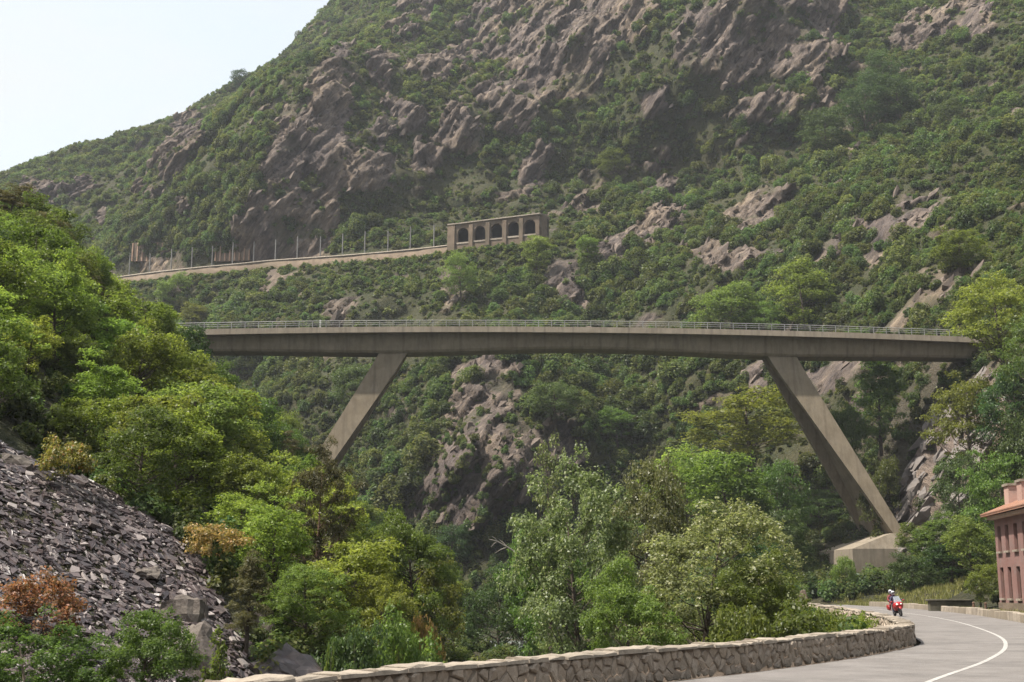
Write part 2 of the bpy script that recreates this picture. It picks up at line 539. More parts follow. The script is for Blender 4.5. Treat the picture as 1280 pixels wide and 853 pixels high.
def link(name, me, mat=None, parent=None, loc=None, rot=None, scale=None):
    o = bpy.data.objects.new(name, me)
    if me is not None and mat is not None and not me.materials:
        me.materials.append(MAT[mat] if isinstance(mat, str) else mat)
    COL.objects.link(o)
    if parent is not None:
        o.parent = parent
    if loc is not None:
        o.location = loc
    if rot is not None:
        o.rotation_euler = rot
    if scale is not None:
        o.scale = scale
    return o


def tag(o, label=None, cat=None, group=None, kind=None):
    if label:
        o['label'] = label
    if cat:
        o['category'] = cat
    if group:
        o['group'] = group
    if kind:
        o['kind'] = kind
    return o


def thing(name, label, cat, loc=(0, 0, 0), rotz=0, group=None):
    o = link(name, None, loc=loc, rot=(0, 0, rotz))
    o.empty_display_size = 0.2
    return tag(o, label, cat, group, 'thing')


class MB:
    """Collects polygons; build() links them as one mesh object."""
    def __init__(self):
        self.v, self.f = [], []

    def poly(self, pts):
        a = len(self.v)
        self.v += [tuple(p) for p in pts]
        self.f.append(tuple(range(a, a + len(pts))))

    def add(self, pts, faces):
        a = len(self.v)
        self.v += [tuple(p) for p in pts]
        self.f += [tuple(a + i for i in f) for f in faces]

    def hexa(self, b, t):
        """Box from four bottom and four top corners (same winding)."""
        self.add(list(b) + list(t), [(3, 2, 1, 0), (4, 5, 6, 7), (0, 1, 5, 4), (1, 2, 6, 5), (2, 3, 7, 6), (3, 0, 4, 7)])

    def box(self, x0, x1, y0, y1, z0, z1):
        self.hexa([(x0, y0, z0), (x1, y0, z0), (x1, y1, z0), (x0, y1, z0)], [(x0, y0, z1), (x1, y0, z1), (x1, y1, z1), (x0, y1, z1)])

    def tube(self, pts, radii, n=6, caps=True):
        pts = [Vector(p) for p in pts]
        a = len(self.v)
        for i, p in enumerate(pts):
            d = (pts[min(i + 1, len(pts) - 1)] - pts[max(i - 1, 0)]).normalized()
            s = d.orthogonal().normalized() if abs(d.z) > 0.95 else d.cross(Vector((0, 0, 1))).normalized()
            t = s.cross(d)
            for k in range(n):
                w = 2 * math.pi * k / n
                self.v.append(tuple(p + (s * math.cos(w) + t * math.sin(w)) * radii[i]))
        for i in range(len(pts) - 1):
            for k in range(n):
                self.f.append((a + i * n + k, a + i * n + (k + 1) % n, a + (i + 1) * n + (k + 1) % n, a + (i + 1) * n + k))
        if caps:
            self.f.append(tuple(a + k for k in range(n))[::-1])
            self.f.append(tuple(a + (len(pts) - 1) * n + k for k in range(n)))

    def mesh(self, name, bevel=0, smooth=False):
        me = bpy.data.meshes.new(name)
        me.from_pydata(self.v, [], self.f)
        bm = bmesh.new()
        bm.from_mesh(me)
        if bevel:
            bmesh.ops.remove_doubles(bm, verts=bm.verts, dist=1e-5)
            bmesh.ops.bevel(bm, geom=bm.edges[:], offset=bevel, segments=1, affect='EDGES', profile=0.5)
        bmesh.ops.recalc_face_normals(bm, faces=bm.faces)
        if smooth:
            for f in bm.faces:
                f.smooth = True
        bm.to_mesh(me)
        bm.free()
        return me

    def build(self, name, mat, parent=None, bevel=0, smooth=False, **kw):
        return link(name, self.mesh(name, bevel, smooth), mat, parent, **kw)


ORD = ['first', 'second', 'third', 'fourth', 'fifth', 'sixth', 'seventh', 'eighth', 'ninth', 'tenth', 'eleventh', 'twelfth', 'thirteenth',
       'fourteenth', 'fifteenth', 'sixteenth', 'seventeenth', 'eighteenth', 'nineteenth', 'twentieth'] + \
      ['twenty-' + w for w in ('first', 'second', 'third', 'fourth', 'fifth', 'sixth', 'seventh', 'eighth', 'ninth')] + ['thirtieth'] + \
      ['thirty-' + w for w in ('first', 'second', 'third', 'fourth', 'fifth', 'sixth', 'seventh', 'eighth', 'ninth')] + ['fortieth'] + \
      ['forty-' + w for w in ('first', 'second', 'third', 'fourth', 'fifth', 'sixth', 'seventh', 'eighth', 'ninth')]

# ------------------------------------------------------------------ the far mountain: distance as a spline over (x, z)
MCTRL = [(600, 740, 245), (600, 690, 256), (540, 640, 268), (450, 520, 292), (250, 560, 320), (100, 560, 350), (-150, 560, 390),
         (-150, 420, 420), (50, 430, 390), (300, 430, 345), (500, 430, 318), (620, 460, 285), (640, 560, 262), (700, 430, 312), (760, 560, 282), (900, 430, 296),
         (850, 640, 262), (950, 520, 262), (1050, 600, 236), (1050, 430, 268), (1100, 520, 240), (1150, 430, 240), (1150, 600, 224), (1250, 420, 222),
         (1250, 560, 205), (1330, 420, 200), (1330, 600, 190), (1450, 420, 180),
         (-150, 370, 452), (20, 362, 440), (140, 355, 430), (340, 335, 403), (550, 315, 376), (650, 300, 366), (760, 320, 352), (900, 300, 342),
         (1050, 300, 308), (1200, 280, 272), (1330, 280, 250), (1450, 280, 240),
         (140, 290, 462), (325, 240, 408), (345, 180, 414), (560, 240, 425), (700, 220, 425), (850, 220, 408), (1000, 200, 384), (1150, 180, 350), (1280, 150, 330), (1420, 150, 315),
         (0, 230, 545), (100, 200, 560), (230, 185, 530), (270, 150, 590), (370, 140, 420), (400, 80, 430), (435, 130, 426), (465, 200, 424), (430, 290, 404), (440, 40, 560), (500, 130, 448), (560, 170, 442), (545, 80, 462), (500, 20, 520), (600, 60, 500), (650, 160, 436), (700, 110, 446), (680, 40, 470), (760, 60, 455), (900, 95, 412), (900, 20, 424), (1000, 80, 412), (1000, 10, 424), (930, 165, 400),
         (1150, 60, 425), (1280, 30, 395), (1420, 0, 390), (-150, 290, 560),
         (310, 105, 630), (350, 75, 650), (600, -30, 540), (760, -10, 480), (900, -40, 440), (980, -60, 450), (1090, -20, 480), (1150, -80, 500), (700, -100, 600), (900, -120, 560), (450, -80, 690), (1350, -120, 470)]
mp_ = np.array([at(*c) for c in MCTRL])
FY = TPS(mp_[:, [0, 2]], mp_[:, 1], 0.02)


def mhit(u, v):
    """Where the sight line through pixel (u, v) meets the smooth mountain."""
    Y = 380.0
    for _ in range(40):
        p = at(u, v, Y)
        Y = 0.5 * Y + 0.5 * float(FY([[p[0], p[2]]])[0])
    return at(u, v, Y)


RIDGE = [(-420, 400, 560), (-250, 335, 560), (-150, 285, 558), (0, 220, 565), (60, 190, 578), (130, 160, 592), (200, 138, 610), (260, 108, 632), (330, 84, 655), (390, 50, 672), (430, 18, 690), (470, -12, 700),
         (560, -60, 690), (700, -110, 640), (900, -140, 590), (1150, -150, 540), (1350, -170, 500), (1600, -180, 450)]
rp_ = np.array([at(*c) for c in RIDGE])
rord = np.argsort(rp_[:, 0])
rp_ = rp_[rord]

RAILPX = [(60, 368), (140, 353.5), (190, 346.5), (250, 340), (300, 335.5), (345, 331), (420, 326), (500, 319.5), (552, 314), (640, 303), (700, 297)]
rail_pts = np.array([mhit(*c) for c in RAILPX])
rail_pts[:, 1] -= 5.0


def rail_z(x):
    return np.interp(x, rail_pts[:, 0], rail_pts[:, 2])


# bare rock, outlined in the photograph and carried onto the slope
ROCKS = [
    [(300, 332), (312, 270), (335, 215), (352, 165), (392, 80), (425, 55), (440, 120), (425, 150), (455, 190), (500, 215), (470, 240), (430, 235), (420, 290), (400, 328)],
    [(470, 130), (490, 105), (530, 150), (500, 175)], [(535, 180), (560, 130), (600, 160), (600, 200), (550, 205)], [(520, 95), (550, 60), (575, 90), (545, 115)],
    [(480, 30), (500, 0), (545, 0), (520, 45)], [(585, 40), (600, -20), (860, -20), (800, 40), (740, 110), (690, 150), (655, 182), (612, 175), (640, 95)],
    [(848, 90), (845, 40), (860, -30), (1060, -30), (1060, 40), (1020, 100), (985, 105), (960, 80), (930, 112), (890, 110)],
    [(640, 235), (665, 190), (700, 205), (690, 235)], [(780, 150), (820, 120), (840, 150), (800, 165)], [(905, 150), (930, 120), (1000, 120), (990, 150), (930, 165)],
    [(890, 295), (905, 250), (960, 225), (995, 240), (990, 275), (950, 280), (920, 300)], [(770, 300), (810, 265), (850, 240), (865, 275), (850, 300), (800, 310)],
    [(805, 235), (830, 210), (870, 215), (860, 240)], [(725, 325), (745, 295), (790, 290), (770, 330)], [(680, 360), (715, 340), (745, 375), (735, 395), (695, 395)],
    [(870, 325), (905, 300), (960, 310), (930, 340)], [(1085, 310), (1095, 270), (1140, 265), (1150, 285), (1110, 315)], [(1120, 290), (1150, 245), (1180, 255), (1150, 290)],
    [(1130, 405), (1150, 360), (1240, 355), (1240, 410)], [(1035, 200), (1050, 180), (1060, 205)], [(1110, 60), (1130, 10), (1250, 0), (1220, 50), (1160, 70)],
    [(515, 650), (545, 560), (580, 480), (600, 445), (632, 450), (640, 520), (655, 560), (660, 640), (600, 690), (560, 700)], [(655, 560), (675, 530), (725, 540), (715, 575), (680, 590)],
    [(895, 520), (920, 470), (970, 450), (985, 470), (950, 490), (930, 520)], [(1000, 460), (1060, 440), (1080, 470), (1020, 500)],
    [(200, 220), (215, 150), (240, 135), (270, 160), (240, 200), (225, 225)], [(20, 245), (45, 218), (80, 232), (70, 262), (40, 262)], [(85, 232), (110, 225), (120, 245), (95, 250)], [(165, 238), (185, 222), (205, 240), (185, 245)],
    [(110, 280), (130, 258), (140, 275), (120, 290)], [(215, 275), (230, 250), (245, 265), (230, 285)], [(160, 342), (170, 318), (230, 310), (235, 330), (200, 345)],
    [(420, 405), (435, 385), (450, 405)], [(560, 470), (580, 450), (590, 475), (570, 485)], [(330, 370), (342, 335), (352, 340), (350, 372)],
    [(445, 95), (470, 55), (505, 75), (480, 118)], [(550, 65), (572, 15), (602, 40), (590, 90)], [(498, 218), (518, 178), (548, 205), (528, 240)], [(598, 135), (622, 95), (652, 110), (628, 155)], [(455, 165), (475, 140), (490, 170), (470, 190)],
    [(700, 260), (720, 235), (745, 250), (725, 270)], [(1000, 115), (1020, 95), (1050, 120), (1020, 140)], [(305, 335), (300, 290), (330, 250), (420, 260), (410, 330)],
    [(1090, 600), (1100, 510), (1130, 455), (1200, 450), (1180, 520), (1170, 580), (1130, 625)],
]
rock_polys = []
for pl in ROCKS:
    rock_polys.append(np.array([mhit(*c)[[0, 2]] for c in pl]))


def in_poly(x, z, poly):
    c = np.zeros(len(x), bool)
    n = len(poly)
    for i in range(n):
        x0, z0 = poly[i]
        x1, z1 = poly[(i + 1) % n]
        cond = ((z0 > z) != (z1 > z)) & (x < (x1 - x0) * (z - z0) / (z1 - z0 + 1e-9) + x0)
        c ^= cond
    return c


def rock_mask(x, z, y):
    q = np.stack([x, y, z], 1)
    wx = x + 5.0 * vnoise(q / 13, 41) + 2.2 * vnoise(q / 4.5, 42)
    wz = z + 5.0 * vnoise(q / 13, 43) + 2.2 * vnoise(q / 4.5, 44)
    m = np.zeros(len(x))
    for pl in rock_polys:
        m[in_poly(wx, wz, pl)] = 1
    n = fbm(q / np.array([16, 16, 11]), 4, 77)
    m = np.maximum(m, smoothstep(0.66, 0.80, n) * 0.9)           # scattered outcrops
    m = m * (1 - smoothstep(0.42, 0.62, fbm(q / 8.0 + 3.3, 3, 91)) * 0.55)   # ledges that grew over
    return m


XA, XB, DX = -335.0, 320.0, 0.85
ZB, NR = -9.0, 400
xs = np.arange(XA, XB + 0.1, DX)
NCOL = len(xs)
rid_z = np.interp(xs, rp_[:, 0], rp_[:, 2])
tt = np.linspace(0, 1, NR) ** 1.0
gz = ZB + (rid_z[None, :] - ZB) * tt[:, None]
gx = np.repeat(xs[None, :], NR, 0)
gy = FY(np.stack([gx.ravel(), gz.ravel()], 1)).reshape(NR, NCOL)
# the slope never overhangs at large scale
for i in range(1, NR):
    gy[i] = np.maximum(gy[i], gy[i - 1] + 0.10 * (gz[i] - gz[i - 1]))
flat = np.stack([gx.ravel(), gy.ravel(), gz.ravel()], 1)
rock = rock_mask(flat[:, 0], flat[:, 2], flat[:, 1])
ny_ = np.zeros_like(gy)
# bedding runs up to the right; joints cut across it
ca, sa = math.cos(0.95), math.sin(0.95)
bx = flat[:, 0] * ca + flat[:, 2] * sa
bz = -flat[:, 0] * sa + flat[:, 2] * ca
strata = np.stack([bx / 16, flat[:, 1] / 26, bz / 3.0], 1)
disp = 9.0 * fbm(flat / 62, 3, 5) + 3.2 * ridged(flat / np.array([30, 30, 44]), 3, 11) + 1.2 * fbm(flat / 7.5, 3, 23)
gully = ridged(np.stack([flat[:, 0] / 46 + flat[:, 2] / 120, flat[:, 1] / 160, flat[:, 2] / 160], 1), 3, 61)
disp -= 4.5 * np.clip(gully, -0.5, 1.6)
rg = rock.reshape(NR, NCOL)
butt = blur(blur(rg, 7), 5).ravel()
rk = np.where(rock > 0.02)[0]
bedp = np.stack([bx / 11.0, flat[:, 1] / 8.0, bz / 2.6], 1)[rk]
bedp2 = np.stack([bx / 4.0, flat[:, 1] / 3.0, bz / 1.5], 1)[rk]
bedp3 = np.stack([bx / 26.0, flat[:, 1] / 16.0, bz / 8.0], 1)[rk]
rockd = np.zeros(len(flat))
warp = 2.2 * fbm(flat[rk] / 14, 2, 331)
bzr = bz[rk] + warp


def saw(x, sharp=0.86):
    """Slow rise, sudden drop: the broken edge of a bed."""
    t = x - np.floor(x)
    return np.where(t < sharp, t / sharp, (1 - t) / (1 - sharp)) * 2 - 1


am = 0.55 + 0.45 * vnoise(np.stack([bx[rk] / 22, flat[rk, 1] / 22, bzr / 12], 1), 335)
rockd[rk] = 3.0 * am * saw(-bzr / 10.5 + 0.5 * vnoise(flat[rk] / 30, 337)) + 1.5 * (1.1 - am) * saw(-bzr / 3.9 + 0.3 * vnoise(flat[rk] / 9, 338)) + 0.45 * saw(-bzr / 1.9) \
    + 2.2 * blocks(bedp3, 301) + 1.2 * blocks(bedp, 311) + 0.55 * blocks(bedp2, 321) + 1.0
disp = disp + rock * rockd + 6.0 * butt
near_rail = np.exp(-((flat[:, 2] - rail_z(flat[:, 0]) + 1) / 11.0) ** 2) * smoothstep(-200, -150, flat[:, 0]) * (1 - smoothstep(15, 40, flat[:, 0]))
below = smoothstep(1.0, 4.5, rail_z(flat[:, 0]) - flat[:, 2])
disp = disp * (1 - 0.93 * near_rail) + near_rail * (-4.0 + 8.5 * below)
near_ridge = np.exp(-((tt[:, None] - 1) / 0.02) ** 2).repeat(NCOL, 1).ravel()
disp *= (1 - 0.8 * near_ridge)
disp = np.where(flat[:, 2] < 0, disp * 0.5, disp)
vert = flat.copy()
vert[:, 1] -= disp
vert[:, 0] += rock * 0.4 * vnoise(flat / 1.3, 51)
vert[:, 2] += rock * 0.4 * vnoise(flat / 1.3, 53) * (flat[:, 2] > 4)
vert = vert.reshape(NR, NCOL, 3)
# behind the ridge the ground falls away again
back = []
for k, (dy, dz) in enumerate([(6, -0.5), (30, -9), (120, -60), (400, -230)]):
    b_ = vert[-1].copy()
    b_[:, 1] += dy
    b_[:, 2] += dz
    back.append(b_)
mverts = np.concatenate([vert, np.array(back)], 0)
NRT = mverts.shape[0]
ii, jj = np.meshgrid(np.arange(NRT - 1), np.arange(NCOL - 1), indexing='ij')
a_ = (ii * NCOL + jj).ravel()
mfaces = np.stack([a_, a_ + 1, a_ + NCOL + 1, a_ + NCOL], 1)
me = mesh_np('mountain', mverts.reshape(-1, 3), mfaces, smooth=False)
attr = me.attributes.new('rock', 'FLOAT', 'POINT')
rv = np.concatenate([rock, np.zeros(4 * NCOL)]).astype(np.float32)
attr.data.foreach_set('value', rv)
mountain = tag(link('mountain', me, 'mountain'), 'steep rocky mountainside with crags and green scrub behind the bridge', kind='structure')


def mountain_point(u, v):
    """Nearest point of the finished mountain surface along a pixel's sight line."""
    p = mhit(u, v)
    vv = vert.reshape(-1, 3)
    pu, pv = MPU, MPV
    d = np.hypot(pu - u, pv - v)
    c = np.argsort(d)[:6]
    return vv[c[np.argmin(vv[c, 1])]]


MPU, MPV = proj(vert.reshape(-1, 3))

# ------------------------------------------------------------------ the valley floor, road shelf and the near slopes
def plane_pt(u, v, z):
    """Point of the level z seen at pixel (u, v)."""
    d = at(u, v, 1.0) - np.array([0, 0, EYE])
    return (d * ((z - EYE) / d[2]))[:2]


WALL_PATH = np.array([(-7.6, 7.5), (-5.4, 11.2)] + [tuple(plane_pt(u, v, 0.63)) for u, v in ((300, 853), (500, 833.5), (640, 823), (840, 807.5), (940, 800.5), (1060, 790), (1130, 781.5), (1141, 777.5), (1121, 770.5), (1095, 765), (1060, 759.5), (1030, 756))] + [(24.2, 108.0), (25.8, 118.0)])
CENTER = np.array([(0.6, 9.0), (3.4, 15.5)] + [tuple(plane_pt(u, v, 0.0)) for u, v in ((1160, 853), (1233, 826), (1257, 808), (1244, 793.5), (1200, 778.5), (1160, 770.5), (1130, 766.5))] + [(30.4, 108.0), (31.4, 122.0), (32.2, 140.0)])
RIGHT = np.array([(6.0, 6.0), (9.8, 16.0), (13.6, 26.0), (17.6, 38.0), (21.6, 51.0)] + [tuple(plane_pt(u, v, 0.0)) for u, v in ((1281, 779.5), (1238, 772), (1207, 767.6), (1170, 763.8))] + [(34.4, 113.0), (35.2, 126.0), (35.8, 140.0)])


def resample(path, step):
    """Smooth polyline through the points, about step metres apart."""
    path = np.asarray(path, float)
    n = len(path)
    pts = []
    for i in range(n - 1):
        p0, p1, p2, p3 = path[max(i - 1, 0)], path[i], path[i + 1], path[min(i + 2, n - 1)]
        for t in np.linspace(0, 1, 24, endpoint=False):
            pts.append(0.5 * ((2 * p1) + (-p0 + p2) * t + (2 * p0 - 5 * p1 + 4 * p2 - p3) * t * t + (-p0 + 3 * p1 - 3 * p2 + p3) * t ** 3))
    pts.append(path[-1])
    pts = np.array(pts)
    s = np.r_[0, np.cumsum(np.hypot(*np.diff(pts[:, :2], axis=0).T))]
    m = max(2, int(round(s[-1] / step)) + 1)
    q = np.linspace(0, s[-1], m)
    return np.stack([np.interp(q, s, pts[:, k]) for k in range(pts.shape[1])], 1), q


wall_line, wall_s = resample(WALL_PATH, 0.5)
VCTRL = [  # x, y, z
    (-14, -20, -5.5), (-13, 5, -5.5), (-7.5, 22, -5.2), (-4.5, 40, -5.2), (-3, 60, -5.4), (-3, 90, -5.6), (-4, 130, -6), (-4, 165, -6.2), (2, 195, -6.2), (10, 230, -6), (20, 262, -5),
    # left slope with the scree
    (-7.2, 37, -0.8), (-10, 45, -0.1), (-14.4, 36, -0.6), (-16.8, 42, 2.6), (-16, 52, 4.7), (-22, 55, 8.0), (-26, 42, 8.0), (-20, 22, 2), (-30, 20, 8), (-30, -15, 5), (-60, 0, 28),
    (-40, 40, 18), (-70, 60, 46), (-27, 62, 12.0), (-18, 75, 6.5), (-7.6, 55, -0.6), (-6.5, 80, -1.5), (-34, 85, 20), (-44, 110, 29.5), (-64, 110, 43), (-30.5, 125, 17.0), (-18.5, 135, 8.0), (-12.2, 142, 2.5), (-7, 146, -3.8),
    (-8, 120, -2.5), (-14, 105, 3), (-24, 105, 12.5), (-100, 130, 58), (-100, 60, 72),
    (-50, 195, 36), (-60, 195, 38), (-34, 195, 14), (-16, 190, -2), (-80, 195, 43), (-62, 150, 32), (-90, 250, 52), (-50, 240, 30), (-20, 240, 2),
    # right bank below the road
    (0, 30, -3.8), (6, 45, -3.2), (9, 60, -3.0), (10, 80, -3.0), (12, 100, -2.5), (14, 125, -2), (22, 150, 0.0), (30, 175, 1.0), (22, 200, -2), (3, 75, -4.8), (4, 110, -5.2), (6, 150, -5.5),
    # road shelf, right side
    (12, 10, 0), (22, 45, 0), (30, 70, 0.1), (36, 90, 0.3), (36, 112, 0.2), (40, 135, 0.8), (34, 140, 0), (44, 95, 1.0), (46, 78, 1), (55, 95, 7), (70, 90, 20), (60, 60, 16), (40, 40, 6), (30, 10, 6), (60, 20, 25), (30, -20, 5), (80, 50, 36),
    (48, 115, 3.5), (60, 120, 10), (76, 125, 24), (52, 140, 3.5), (64, 150, 11), (78, 155, 24), (90, 150, 36), (50, 165, 3.0), (54, 195, 3.6), (58, 205, 4.0), (48, 210, 4), (44, 190, 2.5), (60, 185, 5), (64, 190, 11),
    (70, 190, 24), (76, 195, 38), (82, 204, 44), (92, 204, 52), (70, 215, 34), (64, 213, 20), (75, 170, 26), (90, 180, 44), (110, 190, 62), (110, 120, 48), (120, 60, 55), (50, 235, 14), (40, 225, 6), (80, 230, 52),
]
vc = np.array(VCTRL, float)
FZ = TPS(vc[:, :2], vc[:, 2], 0.003)


def dist_path(x, y, path):
    """Distance to a polyline and signed side (positive = right of travel)."""
    best = np.full(len(x), 1e9)
    side = np.zeros(len(x))
    for (x0, y0), (x1, y1) in zip(path[:-1], path[1:]):
        dx, dy = x1 - x0, y1 - y0
        L = dx * dx + dy * dy
        t = np.clip(((x - x0) * dx + (y - y0) * dy) / L, 0, 1)
        d = np.hypot(x - x0 - t * dx, y - y0 - t * dy)
        s = np.sign((x - x0) * -dy + (y - y0) * dx) * -1
        m = d < best
        best[m] = d[m]
        side[m] = s[m]
    return best, side


wl_c = wall_line[::3]
SCREE = np.array([(-60, 20), (-33, 45), (-25, 52.5), (-20.5, 53.8), (-16.2, 54), (-12, 51), (-9.5, 47), (-8.0, 42), (-6.5, 36), (-10, 31), (-16, 27), (-30, 20)])


def ground_z(x, y, detail=True):
    x = np.atleast_1d(np.asarray(x, float))
    y = np.atleast_1d(np.asarray(y, float))
    z = FZ(np.stack([x, y], 1))
    p = np.stack([x, y, z], 1)
    if detail:
        z = z + 0.9 * fbm(p / 14, 3, 3) + 0.3 * fbm(p / 3.2, 2, 8)
    scree = in_poly(x, y, SCREE)
    dl, sl = dist_path(x, y, wl_c)
    dr, sr = dist_path(x, y, RIGHT)
    dl = dl * sl                                        # positive on the road side of the wall
    dr = dr * sr                                        # positive beyond the right edge
    beyond = (y > 128)
    # the road shelf
    w = smoothstep(-3.2, -0.9, dl) * (1 - smoothstep(1.5, 5.0, dr))
    w = np.where(beyond, w * np.clip(1 - (y - 128) / 30, 0, 1), w)
    z = z * (1 - w) + (-0.06) * w
    # ground beside the wall on the valley side never stands above the road
    m = (dl < 0) & (dl > -12) & (y < 118)
    lim = -0.5 + 0.12 * np.minimum(dl + 0.5, 0) + 30 * smoothstep(8, 12, -dl) + 30 * smoothstep(104, 118, y)
    z = np.where(m, np.minimum(z, lim), z)
    return z


vx = np.arange(-130, 135, 1.2)
vy = np.arange(-28, 282, 1.2)
VX, VY = np.meshgrid(vx, vy)
vz = ground_z(VX.ravel(), VY.ravel())
vp = np.stack([VX.ravel(), VY.ravel(), vz], 1)
# steep ground is bare rock
gzx = np.gradient(vz.reshape(VX.shape), 1.2, axis=1)
gzy = np.gradient(vz.reshape(VX.shape), 1.2, axis=0)
steep = np.hypot(gzx, gzy).ravel()
vrock = smoothstep(1.15, 1.6, steep + 0.25 * fbm(vp / 6, 2, 19))
scr_m = in_poly(vp[:, 0], vp[:, 1], SCREE).astype(float)
cliff = smoothstep(0, 1, 1 - (((vp[:, 0] - 67) / 9) ** 2 + ((vp[:, 1] - 196) / 16) ** 2)) * 1.0
vrock = np.clip(cliff * 2 + 0.25 * vrock, 0, 1)
vp[:, 0] -= vrock * (1.6 * blocks(vp / np.array([5.0, 4.0, 6.0]), 71) + 0.8 * blocks(vp / np.array([2.0, 2.4, 3.0]), 75))
n_r, n_c = VX.shape
ii, jj = np.meshgrid(np.arange(n_r - 1), np.arange(n_c - 1), indexing='ij')
a_ = (ii * n_c + jj).ravel()
me = mesh_np('valley_ground', vp, np.stack([a_, a_ + 1, a_ + n_c + 1, a_ + n_c], 1), smooth=True)
attr = me.attributes.new('rock', 'FLOAT', 'POINT')
attr.data.foreach_set('value', np.maximum(vrock, scr_m * 0.0).astype(np.float32))
tag(link('ground', me, 'valley'), 'earthy valley ground under the trees', kind='structure')

# the river down in the gorge
RIVER = [(-15, -22), (-13, 4), (-7.5, 22), (-4.5, 40), (-3, 60), (-3, 90), (-4, 130), (-4, 165), (2, 195), (10, 230), (16, 250)]
rl, _ = resample(RIVER, 3.0)
rv_, rf_ = [], []
for i, p in enumerate(rl):
    d = rl[min(i + 1, len(rl) - 1)] - rl[max(i - 1, 0)]
    d /= np.linalg.norm(d)
    nrm = np.array([d[1], -d[0]])
    zz = -4.9 - 0.0042 * max(p[1], 0)
    for k in range(7):
        q = p + nrm * (k - 3) * 1.6
        rv_.append((q[0], q[1], zz))
for i in range(len(rl) - 1):
    for k in range(6):
        rf_.append((i * 7 + k, i * 7 + k + 1, i * 7 + 8 + k, i * 7 + 7 + k))
tag(link('river', mesh_np('river', rv_, rf_, True), 'water'), 'pale foaming river in the gorge', kind='structure')

# ------------------------------------------------------------------ road, centre line
def strip(name, left, right, z, mat, n=5):
    """Sheet between two polylines of equal length."""
    vv, ff = [], []
    for a, b in zip(left, right):
        for k in range(n):
            t = k / (n - 1)
            vv.append((a[0] * (1 - t) + b[0] * t, a[1] * (1 - t) + b[1] * t, z))
    for i in range(len(left) - 1):
        for k in range(n - 1):
            ff.append((i * n + k, i * n + k + 1, (i + 1) * n + k + 1, (i + 1) * n + k))
    return link(name, mesh_np(name, vv, ff, True), mat)


def offset(path, d):
    path = np.asarray(path)
    out = []
    for i in range(len(path)):
        t = path[min(i + 1, len(path) - 1)] - path[max(i - 1, 0)]
        t = t / np.linalg.norm(t)
        out.append(path[i] + np.array([t[1], -t[0]]) * d)
    return np.array(out)


nl = 160
lw, lq = resample(np.vstack([[(-14.0, -10.0), (-9.5, 2.0)], WALL_PATH, [(27.4, 140.0)]]), 1.0)
rw, rq = resample(np.vstack([[(0.0, -12.0)], RIGHT]), 1.0)
li = np.stack([np.interp(np.linspace(0, lq[-1], nl), lq, lw[:, k]) for k in range(2)], 1)
ri = np.stack([np.interp(np.linspace(0, rq[-1], nl), rq, rw[:, k]) for k in range(2)], 1)
tag(strip('road', offset(li, 0.2), ri, 0.0, 'asphalt', 9), 'grey asphalt road bending left along the stone wall', kind='structure')
cl, cq = resample(CENTER, 0.6)
tag(strip('road_marking', offset(cl, -0.06), offset(cl, 0.06), 0.005, 'paint', 2), 'worn white centre line painted on the road', kind='structure')

# ------------------------------------------------------------------ the concrete bridge
TH = math.radians(4.0)
BL = np.array([math.cos(TH), math.sin(TH), 0.0])      # along the deck, to the right
BT = np.array([-math.sin(TH), math.cos(TH), 0.0])     # across the deck, away from the camera
BO = np.array([10.0, 200.0, 0.0])


def bpt(s, t, z):
    return BO + BL * s + BT * t + np.array([0, 0, z])


def on_bridge(u, v, t=0.0):
    """(s, z) of pixel (u, v) on the vertical plane t metres behind the near deck edge."""
    d = at(u, v, 1.0) - np.array([0, 0, EYE])
    o = BO + BT * t
    lam = (BT[0] * o[0] + BT[1] * o[1]) / (BT[0] * d[0] + BT[1] * d[1])
    p = np.array([0, 0, EYE]) + d * lam
    return float((p - BO) @ BL), float(p[2])


pr = np.array([on_bridge(*c) for c in [(240, 411.5), (360, 410), (480, 409), (600, 408.5), (720, 408.5), (840, 410), (965, 413), (1090, 417), (1215, 421.5)]])
DECK = np.polyfit(pr[:, 0], pr[:, 1], 2)
S0, S1 = on_bridge(215, 411)[0] - 4, on_bridge(1222, 421)[0] + 9


def dz(s):
    return float(np.polyval(DECK, s))


sL = on_bridge(491, 445, 2.7)[0]
sR = on_bridge(976, 448, 2.7)[0]


def depth(s):
    """Girder depth below the deck slab, deepest over the legs."""
    a = min(abs(s - sL), abs(s - sR))
    mid = math.exp(-(a / 20.0) ** 2)
    return 2.15 + 0.75 * mid


bridge = thing('bridge', 'slender concrete road bridge with slanting legs spanning the gorge', 'bridge', tuple(bpt(0, 4, 0)))
inv = Vector(bridge.location)


def bl(p):
    return tuple(Vector(p) - inv)


def sweep(profile, name, mat, parent, n=60, s0=None, s1=None):
    """Carry a closed cross-section (function of s giving [(t, z)...]) along the deck."""
    s0 = S0 if s0 is None else s0
    s1 = S1 if s1 is None else s1
    mb = MB()
    rows = []
    for s in np.linspace(s0, s1, n):
        rows.append([bl(bpt(s, t, z)) for t, z in profile(s)])
    k = len(rows[0])
    vv = [p for r in rows for p in r]
    ff = []
    for i in range(n - 1):
        for j in range(k):
            ff.append((i * k + j, i * k + (j + 1) % k, (i + 1) * k + (j + 1) % k, (i + 1) * k + j))
    ff.append(tuple(range(k)))
    ff.append(tuple((n - 1) * k + j for j in range(k))[::-1])
    mb.add(vv, ff)
    return mb.build(name, mat, parent)


